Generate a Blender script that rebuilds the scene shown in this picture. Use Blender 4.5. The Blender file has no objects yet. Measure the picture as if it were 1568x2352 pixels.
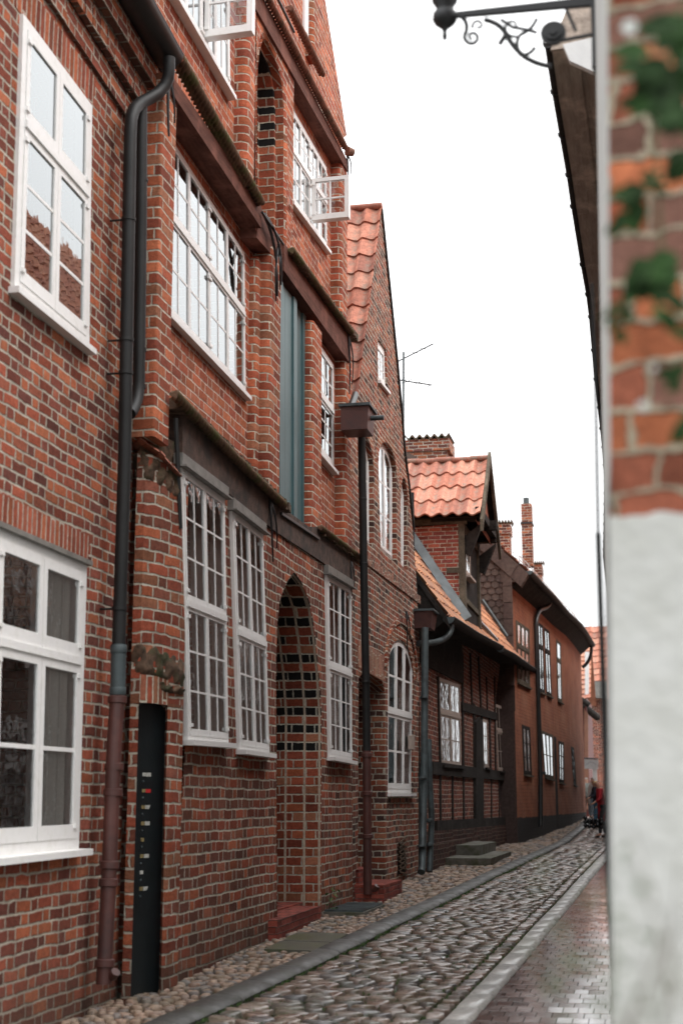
import bpy, bmesh, math, random
from mathutils import Vector, Matrix, noise
from mathutils.geometry import delaunay_2d_cdt
def inside(p, L):
    c = False; x, y = p
    for i in range(len(L)):
        (x0, y0), (x1, y1) = L[i - 1], L[i]
        if (y0 > y) != (y1 > y) and x < (x1 - x0) * (y - y0) / (y1 - y0) + x0: c = not c
    return c
def tessellate_polygon(loops):
    LL = [[(v[0], v[1]) for v in l] for l in loops]; flat = [p for l in LL for p in l]; ed = []; b = 0
    for l in LL: ed += [(b + i, b + (i + 1) % len(l)) for i in range(len(l))]; b += len(l)
    vo, _, fo, vi, _, _ = delaunay_2d_cdt([Vector(p) for p in flat], ed, [], 0, 1e-6); mp = {}
    for i, o in enumerate(vi):
        if o: mp[i] = o[0]
        else: flat.append(tuple(vo[i])); mp[i] = len(flat) - 1; EXTRA.append(flat[-1])
    out = []
    for f in fo:
        c = sum((vo[i] for i in f), Vector((0, 0))) / len(f)
        if inside(c, LL[0]) and not any(inside(c, h) for h in LL[1:]) and all(mp[i] < b for i in f): out.append(tuple(mp[i] for i in f))
    return out
EXTRA = []
random.seed(7)
R_ = math.radians
SC = bpy.context.scene
COL = SC.collection
# ------------------------------------------------------------------ camera model
FPX, CX, CY = 3267.0, 784.0, 1176.0          # survey of the photograph: 1568 x 2352 grid
PIT = math.atan(662 / FPX); YAW = math.atan(716 * math.cos(PIT) / FPX)
EYE = Vector((0, 0, 1.6))
FW = Vector((-math.sin(YAW) * math.cos(PIT), math.cos(YAW) * math.cos(PIT), math.sin(PIT)))
RT = Vector((math.cos(YAW), math.sin(YAW), 0)); UP = RT.cross(FW)
def ray(x, y): return FW * FPX + RT * (x - CX) + UP * (CY - y)
class Fac:
    """a vertical plane: origin, direction along it, outward normal"""
    def __init__(s, p0, p1):
        s.o = Vector(p0); s.e = (Vector(p1) - s.o).normalized(); s.n = Vector((s.e.y, -s.e.x))
    def uv(s, x, y, d=0.0):
        r = ray(x, y); o = s.o + s.n * d; n3 = Vector((s.n.x, s.n.y, 0))
        t = n3.dot(Vector((o.x, o.y, 0)) - EYE) / n3.dot(r); p = EYE + r * t
        return ((Vector((p.x, p.y)) - s.o).dot(s.e), p.z)
    def p(s, u, z, d=0.0):
        q = s.o + s.e * u + s.n * d
        return Vector((q.x, q.y, z))
    def L(s, pts, d=0.0): return [s.uv(x, y, d) for x, y in pts]
GT = [(0,-1.75),(9,-1.6),(12,-1.49),(16,-1.37),(20,-1.31),(24,-1.25),(30,-1.21),(41,-1.17),(44,-1.1),(57,-.76),(70,-.68),(140,-.4)]
def gz(y):
    for (a, b), (c, d) in zip(GT, GT[1:]):
        if y <= c: return EYE.z + b + (d - b) * max(0, (y - a)) / (c - a)
    return EYE.z + GT[-1][1]
def gpt(x, y):
    """pixel -> ground point"""
    r = ray(x, y); lo, hi = .5, 200.0
    for _ in range(50):
        m = (lo + hi) / 2; p = EYE + r * (m / r.y)
        if p.z > gz(p.y): lo = m
        else: hi = m
    return EYE + r * (lo / r.y)
def aty(x, y, Y): r = ray(x, y); return EYE + r * (Y / r.y)
def atx(x, y, X): r = ray(x, y); return EYE + r * (X / r.x)
# ------------------------------------------------------------------ nodes
class G:
    def __init__(s, name):
        s.m = bpy.data.materials.new(name); s.m.use_nodes = True
        s.t = s.m.node_tree; s.t.nodes.clear()
        s.out = s.n('ShaderNodeOutputMaterial')
    def n(s, k, **kw):
        q = s.t.nodes.new(k)
        for a, b in kw.items(): setattr(q, a, b)
        return q
    def put(s, sock, v):
        if isinstance(v, bpy.types.NodeSocket): s.t.links.new(v, sock)
        elif v is not None:
            if sock.type == 'RGBA' and len(v) == 3: v = (*v, 1)
            sock.default_value = v
    def M(s, op, a, b=None, c=None):
        q = s.n('ShaderNodeMath', operation=op)
        for i, v in enumerate((a, b, c)):
            if v is not None: s.put(q.inputs[i], v)
        return q.outputs[0]
    def V(s, op, a, b=None):
        q = s.n('ShaderNodeVectorMath', operation=op); s.put(q.inputs[0], a)
        if b is not None: s.put(q.inputs[1], b)
        return q.outputs[0]
    def scale(s, v, k):
        q = s.n('ShaderNodeVectorMath', operation='SCALE'); s.put(q.inputs[0], v); q.inputs[3].default_value = k
        return q.outputs[0]
    def uv(s): return s.n('ShaderNodeTexCoord').outputs['UV']
    def obj(s): return s.n('ShaderNodeNewGeometry').outputs['Position']
    def sep(s, v):
        q = s.n('ShaderNodeSeparateXYZ'); s.put(q.inputs[0], v); return q.outputs
    def comb(s, x, y, z=0.0):
        q = s.n('ShaderNodeCombineXYZ'); s.put(q.inputs[0], x); s.put(q.inputs[1], y); s.put(q.inputs[2], z); return q.outputs[0]
    def noise(s, v, sc, det=3, ro=.55, col=False):
        q = s.n('ShaderNodeTexNoise'); s.put(q.inputs['Vector'], v)
        q.inputs['Scale'].default_value = sc; q.inputs['Detail'].default_value = det; q.inputs['Roughness'].default_value = ro
        return q.outputs['Color' if col else 'Fac']
    def white(s, v):
        q = s.n('ShaderNodeTexWhiteNoise', noise_dimensions='3D'); s.put(q.inputs['Vector'], v); return q.outputs
    def ramp(s, f, stops, interp='LINEAR'):
        q = s.n('ShaderNodeValToRGB'); s.put(q.inputs[0], f); r = q.color_ramp; r.interpolation = interp
        while len(r.elements) < len(stops): r.elements.new(.5)
        for e, (p, c) in zip(r.elements, stops):
            e.position = p; e.color = (c, c, c, 1) if isinstance(c, (int, float)) else (*c, 1)
        return q.outputs[0]
    def mix(s, f, a, b, mode='MIX'):
        q = s.n('ShaderNodeMix', data_type='RGBA', blend_type=mode)
        s.put(q.inputs[0], f); s.put(q.inputs[6], a); s.put(q.inputs[7], b); return q.outputs[2]
    def sm(s, v, a, b):
        q = s.n('ShaderNodeMapRange', interpolation_type='SMOOTHSTEP'); s.put(q.inputs[0], v)
        q.inputs[1].default_value = a; q.inputs[2].default_value = b; return q.outputs[0]
    def bsdf(s, col, rough=.8, bump=None, bs=.5, bd=.01, metal=0, spec=.5, coat=None):
        q = s.n('ShaderNodeBsdfPrincipled'); s.put(q.inputs['Base Color'], col); s.put(q.inputs['Roughness'], rough)
        s.put(q.inputs['Metallic'], metal); s.put(q.inputs['Specular IOR Level'], spec)
        if coat is not None: s.put(q.inputs['Coat Weight'], coat); q.inputs['Coat Roughness'].default_value = .12
        if bump is not None:
            b = s.n('ShaderNodeBump'); b.inputs['Strength'].default_value = bs; b.inputs['Distance'].default_value = bd
            s.put(b.inputs['Height'], bump); s.t.links.new(b.outputs[0], q.inputs['Normal'])
        s.t.links.new(q.outputs[0], s.out.inputs[0]); return s.m
def plain(name, c, rough=.6, var=.25, sc=6, metal=0, bump=.15, spec=.5, c2=None, s2=2.0):
    g = G(name); p = g.obj(); n1 = g.noise(p, sc, 5)
    col = g.mix(g.ramp(n1, [(.3, 0), (.7, 1)]), tuple(v * (1 - var) for v in c), tuple(min(1, v * (1 + var)) for v in c))
    if c2: col = g.mix(g.ramp(g.noise(p, s2, 5, .65), [(.48, 0), (.62, 1)]), col, c2)
    return g.bsdf(col, rough, g.noise(p, sc * 8, 4), bump, .01, metal, spec)
def brick(name, cols, mortar=(.42, .34, .27), H=.085, LS=.25, HD=.12, mort=.014, stripe=None, flem=True, dirt=.35, wob=.012, low=None, darkz=None, bs=.9, moss=None):
    g = G(name); uv = g.uv(); uvs = g.sep(uv); mortar = (mortar[0] * 1.05, mortar[1] * 1.17, mortar[2] * 1.23)
    w = g.noise(uv, 2.2, 3, col=True)
    w2 = g.noise(uv, 11, 3, col=True)
    d = g.V('ADD', g.scale(g.V('SUBTRACT', w, (.5, .5, .5)), wob * 4), g.scale(g.V('SUBTRACT', w2, (.5, .5, .5)), wob * 1.5))
    q = g.sep(g.V('ADD', uv, d))
    yy = g.M('DIVIDE', q[1], H); row = g.M('FLOOR', yy); fy = g.M('FRACT', yy)
    per = LS + HD if flem else LS
    rr = g.white(g.comb(row, 3.3, 1.7))[0]
    xs = g.M('ADD', g.M('DIVIDE', q[0], per), g.M('ADD', g.M('MULTIPLY', row, .5), g.M('MULTIPLY', rr, .22)))
    col_ = g.M('FLOOR', xs); fx = g.M('MULTIPLY', g.M('FRACT', xs), per)
    if flem:
        hd = g.M('GREATER_THAN', fx, LS)
        dx = g.M('MINIMUM', g.M('MINIMUM', fx, g.M('ABSOLUTE', g.M('SUBTRACT', fx, LS))), g.M('SUBTRACT', per, fx))
    else:
        hd = 0.0; dx = g.M('MINIMUM', fx, g.M('SUBTRACT', per, fx))
    dy = g.M('MULTIPLY', g.M('MINIMUM', fy, g.M('SUBTRACT', 1.0, fy)), H)
    dd = g.M('ADD', g.M('MINIMUM', dx, dy), g.M('MULTIPLY', g.M('SUBTRACT', g.noise(uv, 24, 4, .65), .5), .022))
    mask = g.sm(dd, mort / 2 - .0025, mort / 2 + .0035)
    idv = g.comb(g.M('ADD', g.M('MULTIPLY', col_, 2.0), hd), row, 5.1); wn = g.white(idv)
    k = len(cols); bc = g.ramp(wn[0], [(i / k, c) for i, c in enumerate(cols)], 'CONSTANT')
    tone = g.M('ADD', .66, g.M('MULTIPLY', g.sep(wn[1])[1], .62))
    bc = g.mix(1.0, bc, g.comb(tone, tone, tone), 'MULTIPLY')
    fine = g.ramp(g.noise(uv, 21, 7, .8), [(.26, .48), (.48, .97), (.74, 1.5)])
    bc = g.mix(1.0, bc, fine, 'MULTIPLY')
    stk = g.ramp(g.noise(g.V('MULTIPLY', uv, (3.0, .35, 1)), 1.6, 5, .7), [(.5, 0), (.68, .5)]); c_st = stk
    if stripe:                    # glazed dark courses
        z0, z1 = stripe
        par = g.M('GREATER_THAN', g.M('FRACT', g.M('MULTIPLY', row, .5)), .25)
        inz = g.M('MULTIPLY', g.M('GREATER_THAN', uvs[1], z0), g.M('LESS_THAN', uvs[1], z1))
        bc = g.mix(g.M('MULTIPLY', g.M('MULTIPLY', par, inz), g.M('GREATER_THAN', wn[0], .12)), bc, (.016, .015, .015))
    mc = g.mix(g.ramp(g.noise(uv, 5, 5, .7), [(.3, 0), (.7, 1)]), tuple(v * .75 for v in mortar), tuple(min(.8, v * 1.5) for v in mortar))
    c = g.mix(mask, mc, bc)
    st = g.ramp(g.noise(uv, .9, 5, .7), [(.38, 0), (.66, 1)])
    c = g.mix(g.M('MULTIPLY', st, dirt), c, g.mix(1.0, c, (.42, .38, .36), 'MULTIPLY'))
    c = g.mix(g.M('MULTIPLY', c_st, dirt * 1.3), c, g.mix(1.0, c, (.5, .46, .42), 'MULTIPLY'))
    if low:                       # damp, dirty foot of the wall
        z = g.M('ADD', uvs[1], g.M('MULTIPLY', g.noise(uv, 3, 4), .5))
        c = g.mix(g.M('MULTIPLY', g.sm(z, low[0], low[1]), 1.0), g.mix(.72, c, (.07, .055, .042)), c)
    if moss:
        z = g.M('ADD', uvs[1], g.M('MULTIPLY', g.noise(uv, 6, 5), .25))
        c = g.mix(g.M('MULTIPLY', g.sm(z, moss[1], moss[0]), .55), c, (.06, .07, .02))
    h = g.M('ADD', g.M('MULTIPLY', mask, .8), g.M('MULTIPLY', g.noise(uv, 60, 4, .7), .5))
    h = g.M('ADD', h, g.M('MULTIPLY', g.sep(wn[1])[2], .35))
    return g.bsdf(c, .88, h, bs, .026, spec=.15)
# ------------------------------------------------------------------ mesh builder
class MB:
    def __init__(s): s.v = []; s.f = []; s.u = []; s.k = []; s.smooth = False
    def face(s, pts, uvs=None, k=0):
        b = len(s.v); s.v += [Vector(p) for p in pts]; s.f.append(list(range(b, b + len(pts))))
        s.u.append(list(uvs) if uvs else [(0, 0)] * len(pts)); s.k.append(k)
    def grid(s, rows, uvs=None, closed=False, k=0):
        b = len(s.v); n = len(rows[0])
        for r in rows: s.v += [Vector(p) for p in r]
        for i in range(len(rows) - 1):
            for j in range(n if closed else n - 1):
                j2 = (j + 1) % n
                s.f.append([b + i * n + j, b + i * n + j2, b + (i + 1) * n + j2, b + (i + 1) * n + j]); s.k.append(k)
                if uvs:
                    a = uvs[i][j]; c = uvs[i][j2]; e = uvs[i + 1][j2]; h = uvs[i + 1][j]; s.u.append([a, c, e, h])
                else: s.u.append([(j / n, i), ((j + 1) / n, i), ((j + 1) / n, i + 1), (j / n, i + 1)])
    def hexa(s, c, k=0):
        """c: 8 pts, bottom ring 0-3, top ring 4-7"""
        for q in ((3, 2, 1, 0), (4, 5, 6, 7), (0, 1, 5, 4), (1, 2, 6, 5), (2, 3, 7, 6), (3, 0, 4, 7)):
            p = [Vector(c[i]) for i in q]; w = (p[1] - p[0]).length; h = (p[2] - p[1]).length
            zb = p[0].z if q[0] < 4 and q[2] > 3 else 0
            a = abs(p[0].y) if abs(p[1].y - p[0].y) > abs(p[1].x - p[0].x) else p[0].x
            s.face(p, [(a, zb), (a + w, zb), (a + w, zb + h), (a, zb + h)], k)
    def box(s, x0, x1, y0, y1, z0, z1, k=0):
        s.hexa([(x0, y0, z0), (x1, y0, z0), (x1, y1, z0), (x0, y1, z0), (x0, y0, z1), (x1, y0, z1), (x1, y1, z1), (x0, y1, z1)], k)
    def prism(s, F, loop, d0, d1, back=False, swap=False, k=0):
        """loop (s,z) -> solid between depths d0 (back) and d1 (front)"""
        n = len(loop); fr = [F.p(a, z, d1) for a, z in loop]; bk = [F.p(a, z, d0) for a, z in loop]
        uvf = [(z, a) if swap else (a, z) for a, z in loop]
        for t in tessellate_polygon([[Vector((a, z, 0)) for a, z in loop]]):
            s.face([fr[i] for i in t], [uvf[i] for i in t], k)
            if back: s.face([bk[i] for i in t][::-1], [uvf[i] for i in t][::-1], k)
        for i in range(n):
            j = (i + 1) % n; (a, z), (b, w) = loop[i], loop[j]
            if abs(b - a) < abs(w - z): uu = [(a, z), (b, w), (b + d1 - d0, w), (a + d1 - d0, z)]
            else: uu = [(a, z), (b, w), (b, w + d1 - d0), (a, z + d1 - d0)]
            if swap: uu = [(y, x) for x, y in uu]
            s.face([fr[i], fr[j], bk[j], bk[i]], uu, k)
    def tube(s, pts, r, n=12, caps=True, k=0):
        pts = [Vector(p) for p in pts]; rs = r if isinstance(r, (list, tuple)) else [r] * len(pts); rows = []
        a = None
        for i, p in enumerate(pts):
            t = (pts[min(i + 1, len(pts) - 1)] - pts[max(i - 1, 0)]).normalized()
            if a is None: a = t.orthogonal().normalized()
            a = (a - t * a.dot(t)).normalized(); b = t.cross(a)
            rows.append([p + (a * math.cos(q) + b * math.sin(q)) * rs[i] for q in [2 * math.pi * j / n for j in range(n)]])
        s.grid(rows, closed=True, k=k)
        if caps: s.face(rows[0][::-1], k=k); s.face(rows[-1], k=k)
    def build(s, name, mats, parent=None, smooth=None, weld=False):
        me = bpy.data.meshes.new(name); org = origin(parent)
        me.from_pydata([tuple(v - org) for v in s.v], [], s.f); lay = me.uv_layers.new(name='UVMap')
        i = 0
        for u in s.u:
            for q in u: lay.data[i].uv = q; i += 1
        if not isinstance(mats, (list, tuple)): mats = [mats]
        for m in mats: me.materials.append(m)
        me.polygons.foreach_set('material_index', s.k)
        if weld:
            bm = bmesh.new(); bm.from_mesh(me); bmesh.ops.remove_doubles(bm, verts=bm.verts, dist=.0004)
            bmesh.ops.recalc_face_normals(bm, faces=bm.faces); bm.to_mesh(me); bm.free()
        if smooth is not None:
            me.polygons.foreach_set('use_smooth', [True] * len(me.polygons))
            try: me.set_sharp_from_angle(angle=R_(smooth))
            except Exception: pass
        me.update(); o = bpy.data.objects.new(name, me); COL.objects.link(o)
        if parent: o.parent = parent
        return o
def origin(o):
    v = Vector((0, 0, 0))
    while o: v += o.location; o = o.parent
    return v
def thing(name, label, cat, loc, group=None):
    o = bpy.data.objects.new(name, None); COL.objects.link(o); o.location = loc; o.empty_display_size = .3
    o['label'] = label; o['category'] = cat
    if group: o['group'] = group
    return o
def tag(o, label=None, cat=None, group=None, kind=None):
    if label: o['label'] = label
    if cat: o['category'] = cat
    if group: o['group'] = group
    if kind: o['kind'] = kind
    return o
def offset_loop(loop, r):
    n = len(loop); A = sum(loop[i][0] * loop[(i + 1) % n][1] - loop[(i + 1) % n][0] * loop[i][1] for i in range(n))
    sg = 1 if A > 0 else -1; out = []
    for i in range(n):
        p0, p1, p2 = Vector(loop[i - 1]), Vector(loop[i]), Vector(loop[(i + 1) % n])
        e1 = (p1 - p0).normalized(); e2 = (p2 - p1).normalized()
        n1 = Vector((e1.y, -e1.x)) * sg; n2 = Vector((e2.y, -e2.x)) * sg; m = n1 + n2
        m = m / max(m.length_squared / 2, .4); out.append(tuple(p1 + m * r))
    return out
def wall(F, outline, holes, body=None, d=0.0, k=0, mb=None):
    """front sheet with real openings; holes = (loop, [(inset, depth), ...], roundness)"""
    m = mb or MB(); loops = [outline]; outs = []
    for loop, st, rnd in holes:
        o = offset_loop(loop, rnd) if rnd else loop
        loops.append(o); outs.append(o)
    flat = [p for l in loops for p in l]
    for t in tessellate_polygon([[Vector((a, z, 0)) for a, z in l] for l in loops]):
        m.face([F.p(*flat[i], d) for i in t], [flat[i] for i in t], k)
    for (loop, st, rnd), o in zip(holes, outs):
        rings = [(o, d)]
        if rnd:
            for q in (1, 2, 3, 4):
                an = q / 4 * math.pi / 2; rings.append((offset_loop(loop, rnd * (1 - math.sin(an))), d - rnd * (1 - math.cos(an))))
        cur = loop; dep = d - (rnd or 0)
        for ins, de in st:
            if ins: cur = offset_loop(cur, -ins); rings.append((cur, dep))
            dep = d - de; rings.append((cur, dep))
        n = len(loop)
        for (l0, d0), (l1, d1) in zip(rings, rings[1:]):
            for i in range(n):
                j = (i + 1) % n; a0, b0, a1, b1 = l0[i], l0[j], l1[i], l1[j]
                vert = abs(b0[0] - a0[0]) < abs(b0[1] - a0[1])
                if vert: uu = [(a0[0] - d0, a0[1]), (a0[0] - d0, b0[1]), (a0[0] - d1, b1[1]), (a0[0] - d1, a1[1])]
                else: uu = [(a0[0], a0[1] + d0), (b0[0], b0[1] + d0), (b1[0], b1[1] + d1), (a1[0], a1[1] + d1)]
                m.face([F.p(*a0, d0), F.p(*b0, d0), F.p(*b1, d1), F.p(*a1, d1)], uu, k)
    if body:
        n = len(outline)
        for i in range(n):
            j = (i + 1) % n; a, b = outline[i], outline[j]
            vert = abs(b[0] - a[0]) < abs(b[1] - a[1])
            uu = [(a[0], a[1]), (b[0], b[1]), (b[0] + body, b[1]), (a[0] + body, a[1])] if vert else [(a[0], a[1]), (b[0], b[1]), (b[0], b[1] + body), (a[0], a[1] + body)]
            m.face([F.p(*a, d), F.p(*b, d), F.p(*b, d - body), F.p(*a, d - body)], uu, k)
        for t in tessellate_polygon([[Vector((a, z, 0)) for a, z in outline]]):
            m.face([F.p(*outline[i], d - body) for i in t], [outline[i] for i in t], k)
    return m
# ------------------------------------------------------------------ materials
MT = {}
RED = [(.34, .088, .050), (.26, .070, .043), (.39, .115, .057), (.20, .060, .042), (.31, .096, .058), (.40, .130, .066), (.24, .072, .048), (.16, .055, .042)]
ORG = [(.42, .118, .060), (.48, .150, .074), (.35, .094, .052), (.28, .076, .046), (.43, .140, .078), (.37, .115, .062)]
OLD = [(.24, .085, .056), (.17, .065, .046), (.31, .110, .066), (.12, .058, .044), (.27, .096, .062), (.34, .140, .080), (.20, .075, .050), (.085, .048, .040)]
MT['brickA'] = brick('red_brick_smooth', RED, (.40, .32, .25), H=.086, LS=.235, HD=.115, mort=.017, low=(-.1, 1.3), dirt=.3)
MT['brickB'] = brick('weathered_red_brick', OLD[:3] + RED[:3] + [OLD[6]], (.44, .36, .28), H=.095, LS=.27, HD=.13, mort=.017, low=(.15, 1.0), dirt=.4)
MT['brickT'] = brick('rounded_corner_brick', RED[:3] + [OLD[5], OLD[0]], (.45, .37, .29), H=.098, LS=.29, HD=.14, mort=.017, low=(.0, .9), dirt=.45, wob=.016, moss=None)
MT['brickU'] = brick('orange_red_brick', ORG, (.50, .37, .29), H=.098, LS=.27, HD=.13, mort=.013, dirt=.15, wob=.008)
MT['brickP'] = brick('pier_brick', ORG[:3] + RED[:3] + [OLD[5]], (.50, .40, .31), H=.098, LS=.30, HD=.15, mort=.014, dirt=.2, flem=False, wob=.008)
MT['brickD'] = brick('portal_brick', [RED[0], RED[2], ORG[2], OLD[5], RED[1]], (.50, .42, .33), H=.104, LS=.28, HD=.14, mort=.015, stripe=(2.1, 6), dirt=.25, flem=False, wob=.007)
MT['brickC'] = brick('brown_speckled_brick', OLD + [RED[0], RED[4]], (.45, .37, .29), H=.086, LS=.26, HD=.125, mort=.016, low=(.2, .9), dirt=.35)
MT['brickH'] = brick('dark_infill_brick', [(.25, .075, .05), (.19, .062, .045), (.30, .09, .055), (.14, .05, .04)], (.42, .32, .25), H=.09, LS=.25, HD=.12, mort=.014, dirt=.5)
MT['brickX'] = brick('plinth_brick', [(.07, .03, .025), (.05, .026, .022), (.09, .04, .03)], (.16, .11, .085), H=.09, mort=.014, dirt=.5)
MT['brickN'] = brick('tidy_red_brick', [(.30, .075, .05), (.26, .062, .045), (.34, .09, .055), (.22, .06, .048)], (.52, .43, .34), H=.083, LS=.25, mort=.012, flem=False, dirt=.1, wob=.003)
MT['brickR'] = brick('rough_orange_brick', [(.46, .15, .07), (.36, .10, .05), (.50, .20, .10), (.26, .085, .05), (.20, .10, .075)], (.34, .26, .18), H=.098, LS=.25, HD=.13, mort=.013, dirt=.6, wob=.035)
MT['chim'] = brick('chimney_brick', [(.30, .10, .06), (.22, .08, .055), (.38, .14, .075), (.14, .06, .05)], (.55, .44, .35), H=.085, LS=.25, mort=.014, flem=False, dirt=.25)
MT['soldier'] = brick('soldier_brick', RED[:3] + [RED[4]], (.42, .33, .26), H=.078, LS=.62, HD=.3, mort=.016, flem=False, wob=.006, dirt=.2)
MT['soldierC'] = brick('arch_brick', [OLD[2], OLD[4], OLD[5], RED[0]], (.52, .42, .32), H=.075, LS=.5, mort=.016, flem=False, wob=.006, dirt=.2)
def orange():
    g = G('orange_limewashed_brick'); uv = g.uv(); p = g.obj()
    c = g.mix(g.ramp(g.noise(uv, 1.6, 7, .75), [(.35, 0), (.65, 1)]), (.34, .115, .055), (.20, .065, .036))
    c = g.mix(g.ramp(g.noise(uv, 5, 5, .7), [(.55, 0), (.75, 1)]), c, (.15, .05, .03))
    b = g.n('ShaderNodeTexBrick'); g.put(b.inputs['Vector'], uv); b.inputs['Scale'].default_value = 1; b.inputs['Brick Width'].default_value = .26
    b.inputs['Row Height'].default_value = .1; b.inputs['Mortar Size'].default_value = .008; b.inputs['Mortar Smooth'].default_value = .6
    c = g.mix(g.M('MULTIPLY', b.outputs['Fac'], .6), c, (.12, .045, .03)); c = g.mix(g.M('MULTIPLY', g.ramp(g.noise(uv, .7, 6, .7), [(.45, 0), (.65, 1)]), .5), c, (.36, .17, .10))
    z = g.M('ADD', g.sep(p)[2], g.M('MULTIPLY', g.noise(uv, 1.5, 3), .12))
    c = g.mix(g.sm(z, 1.16, 1.2), (.022, .018, .017), c)
    return g.bsdf(c, .85, g.M('ADD', g.M('MULTIPLY', b.outputs['Fac'], -.6), g.noise(uv, 22, 5)), .8, .02, spec=.25)
MT['orange'] = orange()
def tilemat(name, cols, lich=.5, lc=(.24, .2, .16)):
    g = G(name); uv = g.uv(); s = g.sep(uv); wn = g.white(g.comb(g.M('FLOOR', s[0]), g.M('FLOOR', s[1]), .5))
    k = len(cols); c = g.ramp(wn[0], [(i / k, q) for i, q in enumerate(cols)], 'CONSTANT')
    c = g.mix(1.0, c, g.ramp(g.noise(g.obj(), 14, 5, .7), [(.3, .55), (.6, 1.08)]), 'MULTIPLY')
    f = g.M('FRACT', s[0]); band = g.M('MULTIPLY', g.sm(f, .1, .4), g.sm(f, .75, .5))
    c = g.mix(g.M('MULTIPLY', g.M('MULTIPLY', g.ramp(g.noise(g.obj(), 9, 6, .75), [(.42, 0), (.6, 1)]), band), lich), c, lc)
    return g.bsdf(c, .75, g.noise(g.obj(), 60, 4), .3, .004, spec=.3)
MT['tile'] = tilemat('clay_pantile', [(.44, .16, .10), (.52, .21, .14), (.38, .14, .09), (.55, .25, .17), (.33, .13, .09)], .75)
MT['tileO'] = tilemat('orange_old_pantile', [(.50, .21, .10), (.42, .17, .085), (.56, .26, .13), (.34, .16, .10)], .7)
MT['tileR'] = tilemat('red_pantile', [(.44, .18, .11), (.38, .15, .10), (.48, .22, .14)], .5)
MT['slate'] = tilemat('brown_scale_tile', [(.085, .055, .046), (.10, .066, .055), (.075, .048, .042)], .15)
MT['white'] = plain('white_painted_wood', (.72, .70, .69), .45, .04, 20, bump=.12)
MT['whiteD'] = plain('white_window_paint', (.80, .785, .77), .45, .07, 9, bump=.15, c2=(.74, .725, .70), s2=9)
MT['tan'] = plain('worn_beige_paint', (.42, .34, .29), .55, .15, 12)
MT['lead'] = plain('grey_lead_sheet', (.17, .16, .145), .5, .3, 9, bump=.2)
MT['zinc'] = plain('weathered_zinc', (.062, .080, .084), .5, .3, 5, metal=.2, c2=(.035, .042, .044), s2=4)
MT['black'] = plain('black_painted_metal', (.018, .019, .019), .38, .3, 8, bump=.1)
MT['pipe'] = plain('dark_zinc_pipe', (.011, .011, .011), .55, .35, 4, bump=.1, spec=.35)
MT['rust'] = plain('oxide_red_pipe', (.085, .030, .024), .5, .35, 6, c2=(.05, .022, .02), s2=3)
def timber(name, c, c2):
    g = G(name); p = g.V('MULTIPLY', g.obj(), (1, .12, 1)); n = g.noise(p, 26, 6, .7)
    n2 = g.noise(g.obj(), 2.2, 5, .7)
    col = g.mix(g.ramp(n, [(.32, 0), (.66, 1)]), c, c2); col = g.mix(g.ramp(n2, [(.5, 0), (.68, .6)]), col, tuple(v * 1.9 for v in c2))
    return g.bsdf(col, .85, n, .8, .012, spec=.12)
MT['beam'] = timber('oxblood_beam', (.075, .032, .024), (.15, .065, .048))
MT['beamD'] = plain('old_brown_render', (.075, .043, .031), .9, .5, 9, bump=.9, c2=(.032, .022, .018), s2=4)
MT['timber'] = timber('black_timber', (.013, .011, .010), (.032, .027, .024))
MT['grey_wood'] = timber('grey_weathered_wood', (.055, .045, .032), (.12, .10, .075))
MT['soffit'] = timber('brown_soffit_board', (.30, .24, .20), (.46, .38, .32))
MT['rope'] = plain('mossy_terracotta_rope', (.13, .072, .042), .9, .4, 14, bump=.5, c2=(.085, .078, .025), s2=4)
MT['ropeU'] = plain('terracotta_rope', (.22, .095, .062), .85, .3, 14, bump=.4, c2=(.12, .07, .045), s2=5)
MT['moss'] = plain('mossy_brick', (.105, .062, .038), .95, .6, 18, bump=1, c2=(.040, .042, .014), s2=5)
MT['teal'] = plain('teal_boards', (.060, .125, .135), .45, .08, 4, bump=.05)
MT['iron'] = plain('wrought_iron', (.012, .012, .013), .5, .3, 10)
MT['plaster'] = plain('white_rough_plaster', (.52, .52, .50), .9, .08, 3, bump=.5, c2=(.46, .46, .43), s2=2.2)
MT['plasterG'] = plain('grey_side_plaster', (.20, .205, .20), .9, .15, 4, bump=.6)

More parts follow.
